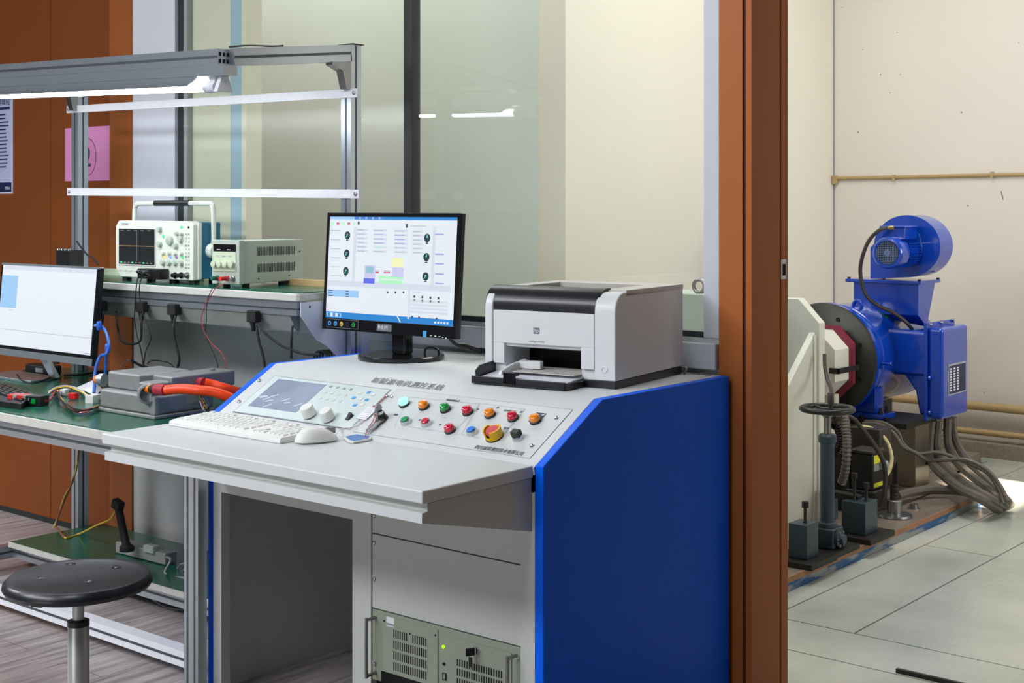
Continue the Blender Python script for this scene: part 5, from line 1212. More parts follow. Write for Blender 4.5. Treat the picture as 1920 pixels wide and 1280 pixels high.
for i in range(15):
    z_ = ph_ - .095 - i * .0165; QP.rect(mb, .03, z_, pw_ - .03 - random.uniform(0, .03), z_ + .006, .0008)
QP.rect(mb, .03, ph_ - .07, pw_ - .022, ph_ - .058, .0008)
part('print_lines', mb, 'poster_navy', po)
text('heading', '安全操作规程', 'poster_navy', po, QP.pt(pw_ - .022, ph_ - .048, .0008), QP.ex, QP.ey, .034, align='RIGHT')
text('foot_lettering', 'TESLA', 'text_white', po, QP.pt(pw_ - .018, .020, .0010), QP.ex, QP.ey, .016, align='RIGHT')

# ---------------------------------------------------------------- stool
sx_, sy_ = -2.895, 1.871
stl = thing('stool', 'round black stool on a chrome gas column, in front of the workbench', 'stool', (sx_, sy_, 0))
R_ = .172; prof = [(.0, .436), (.10, .434), (.150, .430), (.168, .436), (R_ + .002, .446), (R_, .455), (.164, .4625), (.150, .4635), (.148, .4625), (.0, .4625)]
part('seat', MB().rev((sx_, sy_, 0), (0, 0, 1), prof, 64, cap=False), 'seat_black', stl, smooth=True)
for q in ((78, 1083), (132, 1057), (218, 1063), (168, 1089)):
    p_ = P(*q, Z=.4635)
    h_ = part('seat_hole', MB().rev((p_.x, p_.y, .4626), (0, 0, 1), [(.0125, 0), (.0125, .0006), (.0085, .0008)], 20), 'black_gloss', stl)
    part('hole_screw', MB().rev((p_.x, p_.y, .4630), (0, 0, 1), [(.005, 0), (.004, .001)], 12), 'steel', h_)
part('seat_plate', MB().box(sx_ - .05, sx_ + .05, sy_ - .04, sy_ + .04, .424, .435), 'black_plastic', stl, bevel=.002)
part('height_lever', MB().obox((sx_ - .012, sy_ - .07, .420), (.5, -1, 0), (1, .5, 0), (0, 0, 1), .05, .012, .004), 'black_plastic', stl)
part('gas_piston', MB().rev((sx_, sy_, 0), (0, 0, 1), [(.0135, .30), (.0135, .424)], 20), 'satin_steel', stl, smooth=True)
part('gas_column', MB().rev((sx_, sy_, 0), (0, 0, 1), [(.025, .08), (.025, .352), (.022, .356), (.0, .356)], 24, cap=False), 'satin_steel', stl, smooth=True)
part('column_collar', MB().rev((sx_, sy_, 0), (0, 0, 1), [(.0258, .344), (.0258, .356), (.016, .359)], 24), 'black_plastic', stl, smooth=True)
for i in range(5):
    t_ = i * 2 * math.pi / 5 + .3; d_ = Vector((math.cos(t_), math.sin(t_), 0)); n_ = Vector((-d_.y, d_.x, 0)); c = Vector((sx_, sy_, 0))
    lg = part('base_leg', MB().prism([c + d_ * .02 - n_ * .018 + Vector((0, 0, .055)), c + d_ * .24 - n_ * .011 + Vector((0, 0, .045)), c + d_ * .24 + n_ * .011 + Vector((0, 0, .045)), c + d_ * .02 + n_ * .018 + Vector((0, 0, .055))], (0, 0, .028)), 'black_plastic', stl, bevel=.003)
    part('caster', MB().rev(c + d_ * .225 - n_ * .012 + Vector((0, 0, .023)), n_, [(.023, 0), (.023, .024)], 18), 'rubber_black', lg, smooth=True)
# ================================================================ MACHINE ROOM: test bed
BE = -2.32; BZ = .05
bed = thing('test_bed', 'low iron test bed with slots and a worn blue edge, on the machine room floor', 'machine bed', (-2.97, 5.4, 0))
mb = MB()
xsl = [-3.60, -3.30, -2.98, -2.70, -2.50, BE]
for i in range(5): mb.box(xsl[i] + .008, xsl[i + 1] - (.008 if i < 4 else 0), 3.6, (7.15, 7.15, 7.15, 6.54, 6.12)[i], 0, BZ)
part('bed_plate', mb, 'bed_iron', bed)
part('slot_floor', MB().box(-3.60, BE - .01, 3.6, 6.11, 0, BZ - .025).box(-3.60, -2.71, 6.11, 7.15, 0, BZ - .025), 'iron_dark', bed)
part('rusty_rim', MB().box(BE, BE + .006, 3.6, 6.12, .030, BZ + .001), 'rust', bed)
part('blue_edge', MB().box(BE, BE + .005, 3.6, 6.12, .0, .030), 'worn_blue', bed)

# ---------------------------------------------------------------- blue motor with blower
AX, AZ = -2.985, .632
mot = thing('electric_motor', 'big blue electric motor with dark front flange and side terminal box, on a steel pedestal', 'motor', (AX, 6.3, .36))
part('flange_disc', MB().rev((AX, 5.90, AZ), (0, 1, 0), [(.0, 0), (.256, 0), (.262, .004), (.262, .020), (.10, .021)], 72, cap=False), 'flange_dark', mot, smooth=True, label='large dark steel flange disc')
for i in range(8):
    t_ = math.pi / 8 + i * math.pi / 4; part('flange_bolt', MB().rev((AX + .205 * math.cos(t_), 5.90, AZ + .205 * math.sin(t_)), (0, -1, 0), [(.010, 0), (.010, .010)], 6), 'iron_dark', mot)
part('motor_body', MB().rev((AX, 5.92, AZ), (0, 1, 0), [(.10, 0), (.262, .001), (.264, .022), (.250, .024), (.247, .03), (.247, .10), (.251, .104), (.251, .112), (.247, .116), (.247, .74), (.225, .78), (.12, .80)], 72), 'machine_blue', mot, smooth=True)
def mfoot(x0, x1, y0, y1): 
    return part('motor_foot', MB().box(x0, x1, y0, y1, .36, .385).box(x0 + .02, x1 - .05, y0 + .02, y1 - .02, .385, .50), 'machine_blue', mot, bevel=.004)
mfoot(AX + .07, AX + .27, 5.97, 6.10); mfoot(AX - .27, AX - .07, 5.97, 6.10); mfoot(AX - .27, AX - .07, 6.50, 6.66)
for y in (5.99, 6.06): part('foot_bolt', MB().rev((AX + .245, y, .385), (0, 0, 1), [(.012, 0), (.012, .012), (.007, .012), (.007, .03)], 6), 'iron_dark', mot)
q = P(1662, 682, Y=5.99); part('band_screw', MB().cyl((q.x - .02, 5.99, q.z), (q.x + .02, 5.99, q.z), .006, 10).rev((q.x + .02, 5.99, q.z), (1, 0, 0), [(.012, 0), (.012, .008)], 6), 'machine_blue', mot, smooth=True)
# air duct on top
q0, q1 = P(1592, 523, Y=6.22), P(1720, 523, Y=6.22); dx0, dx1 = q0.x, q1.x; dz1 = P(1640, 530, Y=6.22).z
dy0, dy1 = 6.22, 6.44; zb = AZ + .20
mb = MB().add([(dx0 + .02, dy0 + .01, zb), (dx1 - .0, dy0 + .01, zb), (dx1 - .0, dy1 - .11, zb - .06), (dx0 + .02, dy1 - .01, zb), (dx0 + .02, dy0 + .01, dz1), (dx1 + .0, dy0 + .01, dz1), (dx1 + .0, dy1 - .01, dz1), (dx0 + .02, dy1 - .01, dz1)],
              [(0, 3, 2, 1), (4, 5, 6, 7), (0, 1, 5, 4), (1, 2, 6, 5), (2, 3, 7, 6), (3, 0, 4, 7)])
part('air_duct', mb, 'machine_blue', mot)
du = part('duct_flange', MB().box(dx0 - .015, dx1 + .02, dy0 - .01, dy1 + .01, dz1, dz1 + .016), 'machine_blue', mot, bevel=.002)
for x, y in ((dx0, dy0), (dx0 + .08, dy1), (dx1 + .01, dy1), (dx1 + .01, dy0)): part('flange_nut', MB().rev((x, y, dz1 + .016), (0, 0, 1), [(.008, 0), (.008, .008)], 6), 'iron_dark', du)
q = P(1608, 572, Y=6.12); part('lifting_eye', MB().tube([Vector((q.x + .022 * math.cos(t), 6.12, q.z + .022 * math.sin(t))) for t in [i * math.pi / 6 for i in range(12)]], .009, 8, 0, 1, True).cyl((q.x, 6.12, q.z - .05), (q.x, 6.12, q.z - .02), .012, 10), 'machine_blue', mot, smooth=True)
# name plates lying on the barrel
def barrel_plate(a0, a1, y0, y1, m_, nm):
    mb = MB(); vs = []; n = 6
    for i in range(n + 1):
        t_ = math.radians(a0 + (a1 - a0) * i / n)
        for y in (y0, y1): vs.append((AX + .2478 * math.cos(t_), y, AZ + .2478 * math.sin(t_)))
    fs = [(2 * i, 2 * i + 1, 2 * i + 3, 2 * i + 2) for i in range(n)]
    part(nm, mb.add(vs, fs), m_, mot)
barrel_plate(46, 60, 6.22, 6.30, 'green_plastic', 'green_label'); barrel_plate(46, 62, 6.32, 6.42, 'plate_silver', 'name_plate')
# terminal box
tyb, tyf = 6.44, 6.13; tzt = P(1768, 615, Y=6.13).z; tzb = P(1768, 788, Y=6.13).z
part('box_neck', MB().box(AX + .18, -2.575, tyf + .02, tyb + .05, tzb + .19, tzt - .02), 'machine_blue', mot, bevel=.02, seg=4)
part('box_neck_lower', MB().prism([(x, tyf + .03, z) for x, z in ((AX + .28, tzb + .20), (-2.575, tzb + .20), (-2.575, tzb + .01), (AX + .36, tzb + .01), (AX + .34, tzb + .12))], (0, .2, 0)), 'machine_blue', mot, bevel=.012)
part('box_flange', MB().box(-2.585, -2.570, tyf - .012, tyb + .012, tzb - .008, tzt + .020), 'machine_blue', mot, bevel=.002)
tb_ = part('terminal_cover', MB().box(-2.570, -2.500, tyf, tyb, tzb, tzt - .002), 'machine_blue', mot, bevel=.018, seg=4, label='blue terminal box cover with a silver name plate')
for y, z in ((tyf + .02, tzt + .012), (tyf + .15, tzt + .012), (tyb - .02, tzt + .012)): part('cover_bolt', MB().rev((-2.570, y, z), (1, 0, 0), [(.008, 0), (.008, .010), (.004, .012)], 8), 'chrome', tb_)
for z in (tzb + .19, tzb + .03): part('cover_bolt', MB().rev((-2.560, tyf - .012 + .012, z), (0, -1, 0), [(.009, 0), (.009, .010), (.004, .014)], 8), 'machine_blue', tb_)
TP = Plane((-2.4995, tyf, tzb), (0, 1, 0), (0, 0, 1))
a, b = TP.px(1778, 742), TP.px(1811, 676)
np_ = MB(); TP.rect(np_, a[0], a[1], b[0], b[1], 0, 0, .0015); pl_ = part('name_plate', np_, 'plate_silver', tb_, bevel=.0005)
mb = MB(); TP.rect(mb, a[0] + .006, a[1] + .006, b[0] - .006, b[1] - .008, .0017, 0)
for i in range(3):
    for k in range(9): TP.rect(mb, a[0] + .016 + i * .042, a[1] + .018 + k * .0125, a[0] + .038 + i * .042, a[1] + .026 + k * .0125, .0020, 1)
part('plate_print', mb, ['poster_navy', 'text_white'], pl_)
# blower: scroll housing, motor, fins
hy0 = 6.24; qc = P(1700, 461.5, Y=hy0); hr = (P(1700, 403.5, Y=hy0).z - P(1700, 520, Y=hy0).z) / 2
blow = thing('blower', 'round blue blower with a small finned motor, bolted on the duct above the big motor', 'blower', (qc.x, hy0, dz1 + .016))
hxl_ = P(1632, 480, Y=hy0).x; zbot = dz1 + .018
pts = [(hxl_, zbot), (qc.x + .02, zbot)]
cxh = qc.x + .0; nS = 40
pp = [(hxl_, zbot)]
for i in range(nS + 1):
    t_ = -math.pi / 2 + .12 + (math.pi * 1.5 - .18) * i / nS
    rr = hr * (1.0 + .10 * max(0, math.sin(t_ / 2)) ** 2 * 0) 
    pp.append((cxh + (hr + .018) * math.cos(t_), qc.z + hr * math.sin(t_)))
pp.append((hxl_, qc.z - .01))
part('scroll_housing', MB().prism([(x, hy0, z) for x, z in pp], (0, .15, 0)), 'machine_blue', blow, smooth=True)
part('housing_ring', MB().rev((cxh - .02, hy0, qc.z + .0), (0, -1, 0), [(.10, 0), (.10, .004), (.094, .006), (.05, .006)], 40), 'machine_blue', blow, smooth=True)
qm = P(1663, 474, Y=6.0); mr = .074
my0, my1 = 6.0, 6.10
mbm = MB().rev((qm.x, my0, qm.z), (0, 1, 0), [(.0, .004), (.056, .004), (.058, .0), (.068, .001), (.073, .008), (.074, .016), (.074, .085), (.070, .09)], 40, cap=False)
bm = part('fan_cowl', mbm, 'machine_blue', blow, smooth=True)
mb = MB()
mb.rev((qm.x, my0 + .0035, qm.z), (0, -1, 0), [(.055, 0), (.055, .0003)], 30)
bg = part('cowl_opening', mb, 'dark_hole', bm)
mb = MB()
for i in range(-6, 7):
    w_ = math.sqrt(max(0, .054 ** 2 - (i * .0083) ** 2))
    mb.box(qm.x - w_, qm.x + w_, my0 + .0008, my0 + .0022, qm.z + i * .0083 - .0012, qm.z + i * .0083 + .0012)
    mb.box(qm.x + i * .0083 - .0012, qm.x + i * .0083 + .0012, my0 + .0012, my0 + .0026, qm.z - w_, qm.z + w_)
mb.rev((qm.x, my0 + .003, qm.z), (0, -1, 0), [(.016, 0), (.015, .003)], 20)
part('cowl_grille', mb, 'grille_wire', bm)
mb = MB(); mb.cyl((qm.x, my1 - .01, qm.z), (qm.x, hy0 - .005, qm.z), .056, 30)
for i in range(30):
    t_ = i * 2 * math.pi / 30; c, s = math.cos(t_), math.sin(t_)
    mb.obox((qm.x + .062 * c, (my1 + hy0) / 2, qm.z + .062 * s), (c, 0, s), (0, 1, 0), (-s, 0, c), .009, (hy0 - my1) / 2 - .01, .0016)
part('finned_stator', mb, 'machine_blue', blow)
qj = P(1680, 424, Y=6.08)
jb = part('junction_box', MB().box(qj.x - .062, qj.x + .050, 6.06, 6.20, qm.z + .062, qm.z + .115).box(qj.x - .070, qj.x + .058, 6.052, 6.208, qm.z + .115, qm.z + .124), 'machine_blue', blow, bevel=.003)
qg = P(1664, 427, Y=6.04); part('cable_gland', MB().rev((qg.x + .02, 6.06, qg.z), (-1, -.8, -.05), [(.011, 0), (.011, .016), (.008, .018), (.008, .026)], 12), 'brass', blow, smooth=True)
cable('blower_cable', 'black cable arching from the blower down over the blue motor', 'cable', [P(1662, 427, Y=6.03), P(1648, 432, Y=6.0), P(1630, 450, Y=6.0), P(1618, 478, Y=6.0), P(1613, 510, Y=6.02), P(1622, 550, Y=6.05), P(1645, 572, Y=6.08), P(1675, 586, Y=6.12), P(1700, 605, Y=6.16), P(1712, 620, Y=6.2)], .009, 'hose_dark')
# pedestal
pd_ = thing('steel_pedestal', 'grey steel pedestal carrying the blue motor on the test bed', 'pedestal', (-2.95, 6.4, BZ))
part('rear_support', MB().box(-3.30, -3.0, 6.5, 6.70, BZ, .36), 'iron_dark', pd_)
part('pedestal_body', MB().box(-3.30, -2.60, 6.06, 6.22, BZ, .335), 'pedestal_steel', pd_, bevel=.004)
part('pedestal_top', MB().box(-3.32, -2.59, 5.94, 6.28, .335, .360), 'iron_dark', pd_, bevel=.002)
for y in (6.01, 6.04): part('clamp_bolt', MB().rev((-2.70 - (y - 6.01) * 4, 5.97, .360), (0, 0, 1), [(.012, 0), (.012, .014)], 6), 'iron_dark', pd_)

# ---------------------------------------------------------------- guards and upright plate
YPl = 5.02
def PX(pts, Y): return [P(x, y, Y=Y) for x, y in pts]
up_ = thing('bearing_bracket', 'tall white steel bracket with chamfered corner and sloping gusset, on the test bed', 'bracket', (P(1510, 900, Y=YPl).x, YPl, BZ))
xr = P(1536, 700, Y=YPl).x; zt = P(1500, 560, Y=YPl).z; xc = P(1497, 560, Y=YPl).x; zc = P(1536, 606, Y=YPl).z
part('upright_plate', MB().prism([(xr, YPl, BZ + .0), (xr, YPl, zc), (xc, YPl, zt), (xr - .62, YPl, zt), (xr - .62, YPl, BZ)], (0, .05, 0)), 'guard_white', up_, bevel=.002)
g0 = P(1517, 622, Y=YPl); 
part('gusset', MB().prism([(g0.x, YPl, g0.z), (g0.x, YPl, BZ), (g0.x, YPl - .75, BZ), (g0.x, YPl - .75, .20)], (.028, 0, 0)), 'guard_white', up_, bevel=.003)
part('gusset_face', MB().prism([(g0.x + .028, YPl - .001, g0.z - .01), (xr - .01, YPl - .001, g0.z - .01), (xr - .01, YPl - .001, BZ), (g0.x + .028, YPl - .001, BZ)], (0, -.02, 0)), 'guard_white', up_)
YG = 5.66
gl_ = thing('coupling_guard', 'white eight-sided coupling guard with a dark red rim, before the dark flange disc', 'guard', (-2.95, YG, .36))
gxr = P(1565.5, 700, Y=YG).x; gzt = P(1561, 618, Y=YG + .14).z; gzc = P(1592, 652, Y=YG + .14).z
cz = AZ; hz_ = gzt - cz; hx_ = gxr - AX; cut = (gzt - gzc)
def octo(k, y, d): 
    hx, hz, c = hx_ + k, hz_ + k, cut
    return MB().prism([(AX + sx * a, y, cz + sz * b) for sx, sz, a, b in ((1, 1, hx, hz - c), (1, 1, hx - c, hz), (-1, 1, hx - c, hz), (-1, 1, hx, hz - c), (-1, -1, hx, hz - c), (-1, -1, hx - c, hz), (1, -1, hx - c, hz), (1, -1, hx, hz - c))], (0, d, 0))
part('guard_shell', octo(0, YG, .14), 'guard_white', gl_, bevel=.002)
part('red_rim', octo(.018, YG + .14, .028), 'guard_red', gl_, label='dark red rim plate')
part('latch_handle', MB().box(hx_ + AX - .02, hx_ + AX + .028, YG - .02, YG - .006, .60, .625).box(hx_ + AX + .020, hx_ + AX + .028, YG - .02, YG + .19, .60, .625), 'iron_dark', gl_, bevel=.002)
part('guard_leg', MB().box(AX - .14, AX + .14, YG + .04, YG + .12, BZ, cz - hz_ + .01), 'guard_white', gl_)
q = P(1478, 735, Y=5.2)
solo('brake_disc', MB().rev((q.x - .16, 4.90, AZ), (0, 1, 0), [(.20, 0), (.20, .10)], 48), 'iron_dark', 'edge of a dark disc just beside the doorway in front of the white bracket', 'disc', smooth=True)

# ---------------------------------------------------------------- handwheel stand
hb = P(1549, 1026, Z=BZ + .02)
hw = thing('handwheel_stand', 'dark blue column with black handwheel and crank grip, at the test bed edge', 'handwheel', (hb.x, hb.y, BZ))
hx, hy_ = hb.x - .005, hb.y + .02
wz = P(1548, 768, Y=hy_).z
part('base_plate', MB().box(hx - .075, hx + .075, hy_ - .095, hy_ + .12, BZ, BZ + .020), 'iron_dark', hw, bevel=.002)
part('gear_housing', MB().box(hx - .045, hx + .045, hy_ - .045, hy_ + .045, BZ + .02, BZ + .095), 'clamp_blue', hw, bevel=.006)
part('gear_cover', MB().rev((hx + .045, hy_, BZ + .056), (1, 0, 0), [(.034, 0), (.034, .010), (.020, .014), (.018, .026)], 20), 'clamp_blue', hw, smooth=True)
for i in range(6):
    t_ = i * math.pi / 3; part('cover_bolt', MB().rev((hx + .055, hy_ + .027 * math.cos(t_), BZ + .056 + .027 * math.sin(t_)), (1, 0, 0), [(.005, 0), (.005, .006)], 6), 'steel', hw)
part('column_foot', MB().rev((hx, hy_, BZ + .09), (0, 0, 1), [(.036, 0), (.036, .020), (.028, .026)], 24), 'clamp_blue', hw, smooth=True)
ct = P(1548, 812, Y=hy_).z
part('column', MB().rev((hx, hy_, BZ + .11), (0, 0, 1), [(.0265, 0), (.0265, ct - BZ - .14)], 28), 'clamp_blue', hw, smooth=True)
part('column_cap', MB().rev((hx, hy_, ct - .035), (0, 0, 1), [(.030, 0), (.034, .004), (.034, .026), (.026, .034)], 24), 'clamp_blue', hw, smooth=True)
part('spindle', MB().rev((hx, hy_, ct), (0, 0, 1), [(.014, 0), (.014, wz - ct - .03), (.022, wz - ct - .02), (.022, wz - ct)], 18), 'steel', hw, smooth=True)
rimr = .094
wl = part('wheel_rim', MB().tube([(hx + rimr * math.cos(t), hy_ + rimr * math.sin(t), wz + .004) for t in [i * math.pi / 16 for i in range(32)]], .011, 10, 0, 1, True), 'black_plastic', hw, smooth=True)
mb = MB().rev((hx, hy_, wz - .012), (0, 0, 1), [(.024, 0), (.024, .020)], 20)
for i in range(3):
    t_ = i * 2 * math.pi / 3 + .5; mb.tube([(hx + .018 * math.cos(t_), hy_ + .018 * math.sin(t_), wz - .002), (hx + (rimr - .004) * math.cos(t_), hy_ + (rimr - .004) * math.sin(t_), wz + .002)], .008, 8, 0, 1)
part('wheel_spokes', mb, 'black_plastic', wl, smooth=True)
q = P(1559, 762, Y=hy_ - .06); part('crank_grip', MB().rev((q.x, hy_ - .065, wz + .01), (0, 0, 1), [(.008, 0), (.009, .02), (.012, .03), (.012, .062), (.009, .066)], 16), 'hose_dark', hw, smooth=True)

# ---------------------------------------------------------------- clamp blocks
def clamp(lab, b0, w_, d_, h_, studs, plate=True):
    t = thing('clamp_block', lab, 'clamp', b0, 0, 'clamp blocks on the test bed')
    x, y = b0.x, b0.y
    if plate: part('foot_plate', MB().box(x - w_ / 2 - .04, x + w_ / 2 + .045, y - .05, y + d_ + .06, BZ, BZ + .022), 'iron_dark', t, bevel=.002)
    part('block', MB().box(x - w_ / 2, x + w_ / 2, y, y + d_, BZ + .022, BZ + .022 + h_), 'clamp_blue', t, bevel=.003)
    for dx, dy, hh in studs:
        sb_ = part('stud', MB().rev((x + dx, y + dy, BZ + .022 + h_), (0, 0, 1), [(.010, 0), (.006, .006), (.006, hh)], 10), 'iron_dark', t, smooth=True)
        part('stud_head', MB().rev((x + dx, y + dy, BZ + .022 + h_ + hh), (0, 0, 1), [(.013, 0), (.013, .022)], 8), 'iron_dark', sb_)
bA_ = P(1500, 1048, Z=BZ + .022); clamp('dark blue clamp block with one tall bolt, nearest the doorway', Vector((bA_.x - .01, bA_.y, BZ)), .075, .09, .125, ((.01, .04, .055),))
bB_ = P(1600, 1001, Z=BZ + .022); clamp('dark blue clamp block with two studs, between the handwheel column and the round foot', Vector((bB_.x, bB_.y, BZ)), .10, .11, .125, ((-.01, .03, .085), (.03, .05, .05)))
bC_ = P(1490, 985, Z=BZ + .022); clamp('dark clamp block half hidden behind the handwheel column', Vector((bC_.x - .0, bC_.y + .12, BZ)), .16, .10, .10, ((-.05, .03, .03),), False)
q = P(1579, 928, Y=bB_.y + .06); solo('clamp_bar', MB().obox((q.x, bB_.y + .06, q.z), (1, 0, -.05), (0, 1, 0), (.05, 0, 1), .075, .022, .012).box(q.x + .03, q.x + .07, bB_.y + .03, bB_.y + .09, q.z - .07, q.z - .011).box(q.x - .055, q.x - .03, bB_.y + .04, bB_.y + .08, BZ + .14, q.z - .011), 'iron_dark', 'dark clamping bar lying across the studs beside the black brake unit', 'clamp', bevel=.003)
# round flanged foot with threaded stud
rf = P(1677, 968, Z=BZ)
ff = thing('levelling_foot', 'round steel foot with a threaded stud, near the worn blue bed edge', 'machine foot', rf)
part('foot_disc', MB().rev(rf, (0, 0, 1), [(.070, 0), (.072, .004), (.070, .012), (.03, .016)], 40), 'steel', ff, smooth=True)
part('foot_collar', MB().rev(rf, (0, 0, 1), [(.030, .012), (.030, .068), (.024, .072)], 28), 'steel', ff, smooth=True)
part('threaded_stud', MB().rev(rf, (0, 0, 1), [(.017 if i % 2 else .0185, .070 + i * .006) for i in range(12)], 18), 'iron_dark', ff)
part('stud_tip', MB().prism([rf + Vector((-.012, 0, .135)), rf + Vector((.012, 0, .135)), rf + Vector((.012, 0, .235)), rf + Vector((-.006, 0, .20))], (0, .012, 0)), 'iron_dark', ff)
q = P(1713, 953, Z=BZ); solo('bed_bolt', MB().rev(q, (0, 0, 1), [(.026, 0), (.026, .003), (.018, .003), (.018, .020)], 18), 'steel', 'low hexagonal bolt head in the bed slot behind the round steel foot', 'bolt', smooth=True)
# black brake unit with yellow label
y_b = 5.42
a = P(1592, 930, Y=y_b); b = P(1636, 845, Y=y_b)
bk = thing('brake_unit', 'black brake actuator with a yellow warning label, behind the clamp blocks', 'actuator', ((a.x + b.x) / 2, y_b, BZ))
xa, xb_, zt_, zm = P(1594, 900, Y=y_b).x, P(1636, 900, Y=y_b).x, P(1615, 850, Y=y_b).z, P(1615, 918, Y=y_b).z
part('upper_case', MB().prism([(xa, y_b, zm), (xb_, y_b, zm), (xb_, y_b, zt_), (xa + .0, y_b, zt_)], (0, .11, 0)), 'black_plastic', bk, bevel=.008)
part('case_lid', MB().box(xa - .004, xb_ + .004, y_b - .004, y_b + .115, zt_, zt_ + .014), 'hose_dark', bk, bevel=.004)
part('lower_case', MB().box(xa - .04, xb_ + .01, y_b - .01, y_b + .13, BZ, zm), 'black_plastic', bk, bevel=.01)
part('side_pump', MB().rev((xa - .06, y_b + .04, BZ), (0, 0, 1), [(.06, 0), (.065, .02), (.065, .20), (.045, .24), (.045, .30)], 28), 'black_plastic', bk, smooth=True)
part('upper_block', MB().box(xa - .07, xa + .07, y_b + .14, y_b + .26, zt_ - .02, zt_ + .085), 'hose_dark', bk, bevel=.004)
part('warning_label', MB().box(xb_ + .0005, xb_ + .0015, y_b + .012, y_b + .095, zt_ - .042, zt_ - .006).box(xb_ + .0005, xb_ + .0015, y_b + .012, y_b + .095, zm + .012, zm + .030), 'label_yellow', bk)
part('label_print', MB().box(xb_ + .0005, xb_ + .0017, y_b + .012, y_b + .095, zt_ - .072, zt_ - .044), 'socket_white', bk)
part('gland_ring', MB().rev((xb_ + .008, y_b + .08, zt_ - .05), (1, 0, 0), [(.018, 0), (.018, .02), (.01, .025)], 16), 'plate_silver', bk, smooth=True)
def hose(nm, lab, pts, r, m_, ribs=False, cat='hose'):
    pp = [P(x, y, Y=Y_) if Y_ > 0 else P(x, y, Z=-Y_) for x, y, Y_ in pts]
    if not ribs: return cable(nm, lab, cat, pp, r, m_)
    base = MB().tube(pp, r, 10, 0, 10); n = len(base.v) // 10
    for k in range(n):
        c = sum((base.v[k * 10 + i] for i in range(10)), Vector()) / 10
        s_ = 1.14 if k % 2 else .9
        for i in range(10): base.v[k * 10 + i] = c + (base.v[k * 10 + i] - c) * s_
    return solo(nm, base, m_, lab, cat, smooth=False)
hose('ribbed_hose', 'ribbed grey conduit hanging behind the handwheel column', [(1560, 778, 5.3), (1572, 781, 5.3), (1584, 784, 5.28), (1587, 810, 5.26), (1588, 840, 5.25), (1585, 880, 5.26), (1578, 905, 5.28)], .017, 'hose_grey', True)
hose('hydraulic_hose', 'dark hose looping from the handwheel across to the black brake unit', [(1560, 790, 5.32), (1580, 782, 5.3), (1598, 784, 5.3), (1615, 802, 5.32), (1640, 835, 5.36), (1655, 862, 5.4), (1660, 890, 5.42), (1658, 925, 5.42), (1648, 948, 5.42)], .010, 'hose_dark')
hose('clear_hose', 'pale yellowish hose arching over the black brake unit', [(1606, 806, 5.6), (1618, 800, 5.6), (1640, 806, 5.6), (1662, 826, 5.6), (1672, 856, 5.6), (1668, 880, 5.58), (1662, 890, 5.56)], .0085, 'hose_clear')
hose('coiled_hose', 'dark coiled hose between the handwheel column and the ribbed conduit', [(1562, 792, 5.36), (1572, 800, 5.36), (1577, 822, 5.36), (1572, 842, 5.36), (1562, 850, 5.36)], .022, 'iron_dark', True)
hose('oil_hose', 'dark curved hose above the white gusset leading to the handwheel', [(1546, 664, 5.0), (1547, 690, 4.98), (1552, 712, 4.95), (1558, 728, 4.9), (1559, 738, 4.86)], .008, 'hose_dark')
# cables out of the terminal box down into the floor trench
tr_ = [(1752, 1744, 1748, 1766, 1800, 1830, 1855), (1770, 1768, 1774, 1796, 1825, 1850, 1868)]
hose('motor_cable', 'thick grey motor cable from the terminal box, the first behind the pedestal', [(1746, 788, 6.25), (1743, 815, 6.25), (1742, 845, 6.24), (1748, 868, 6.2), (1766, 888, 6.05), (1800, 915, 5.85), (1840, 935, 5.8), (1872, 955, -.02)], .022, 'hose_grey')
hose('motor_cable', 'thick grey motor cable from the terminal box, second from the pedestal', [(1760, 788, 6.3), (1757, 815, 6.3), (1757, 840, 6.28), (1766, 866, 6.2), (1788, 890, 6.05), (1820, 912, 5.9), (1855, 934, 5.85), (1882, 950, -.02)], .021, 'hose_grey')
hose('motor_cable', 'thick grey motor cable from the terminal box, third from the pedestal', [(1777, 784, 6.35), (1776, 812, 6.35), (1780, 842, 6.33), (1796, 868, 6.22), (1822, 892, 6.1), (1850, 915, 6.0), (1872, 935, 5.95), (1890, 948, -.02)], .020, 'hose_grey')
hose('motor_cable', 'thick grey motor cable from the terminal box, outermost of the four', [(1787, 782, 6.40), (1788, 808, 6.4), (1796, 836, 6.36), (1812, 860, 6.25), (1838, 886, 6.12), (1862, 910, 6.05), (1882, 932, 6.0), (1895, 945, -.02)], .019, 'hose_grey')
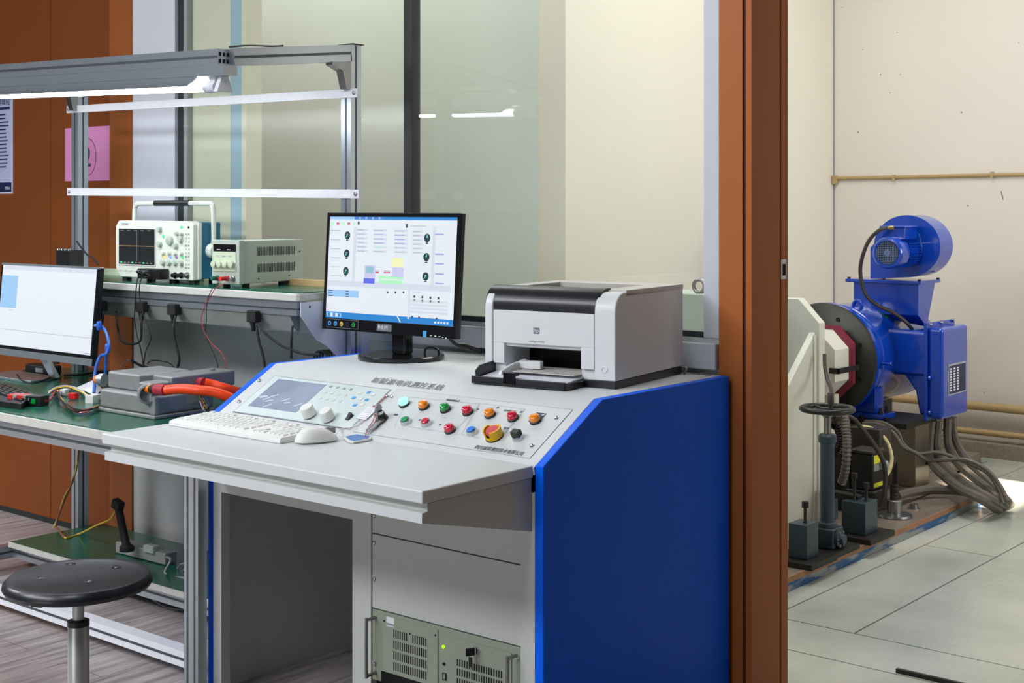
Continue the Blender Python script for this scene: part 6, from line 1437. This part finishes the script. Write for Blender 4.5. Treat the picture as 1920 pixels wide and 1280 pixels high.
hose('sensor_cable', 'thin grey cable crossing from the pedestal over the motor cables, the lower strand', [(1618, 794, 5.9), (1650, 796, 5.9), (1676, 812, 5.9), (1692, 836, 5.9), (1715, 848, 5.9), (1740, 862, 5.95), (1775, 862, 5.95), (1812, 862, 5.95), (1850, 880, 5.95), (1875, 910, 5.95), (1890, 940, 5.92)], .009, 'hose_grey')
hose('sensor_cable', 'thin grey cable crossing from the pedestal over the motor cables, the upper strand', [(1622, 790, 5.92), (1655, 792, 5.92), (1682, 808, 5.92), (1694, 832, 5.93), (1720, 850, 5.93), (1760, 848, 5.95), (1800, 862, 5.97), (1830, 875, 5.97), (1855, 890, 5.97), (1872, 918, 5.97), (1884, 945, 5.92)], .008, 'hose_grey')
hose('drain_hose', 'thick dark hose lying on the bed from the pedestal foot to the trench', [(1682, 930, -.085), (1710, 922, -.085), (1750, 918, -.085), (1800, 920, -.085), (1835, 932, -.07), (1868, 955, -.02)], .020, 'hose_grey')
for x, y, r in ((1792, 819, 6.38), (1712, 848, 5.9)):
    pass
q = P(1878, 956, Z=0)
# machine behind the window with its lifting eye
mw = thing('gearbox', 'pale green machine housing with a steel lifting eye, seen through the window beside the printer', 'machine', (-3.1, 4.7, 0))
a = P(1300, 551, Y=4.6)
part('housing', MB().box(-3.45, -2.78, 4.6, 4.84, BZ, a.z), 'psu_grey', mw, bevel=.004)
q = P(1311, 536, Y=4.64)
part('lifting_eye', MB().tube([(q.x + .025 * math.cos(t), 4.64, q.z + .025 * math.sin(t)) for t in [i * math.pi / 10 for i in range(20)]], .008, 10, 0, 1, True).cyl((q.x, 4.64, q.z - .045), (q.x, 4.64, q.z - .02), .013, 14), 'steel', mw, smooth=True)
# loose iron bar on the steel floor
a, b = P(1712, 1263, Z=.006), P(1800, 1283, Z=.006)
solo('floor_bar', MB().obox((a + b) / 2, (b - a).normalized(), Vector((-(b - a).y, (b - a).x, 0)).normalized(), (0, 0, 1), (b - a).length / 2 + .05, .006, .006), 'iron_dark', 'thin dark iron bar lying on the steel floor plates', 'bar')
# ================================================================ finish
for o in list(bpy.data.objects):
    if '_w' in o: del o['_w']
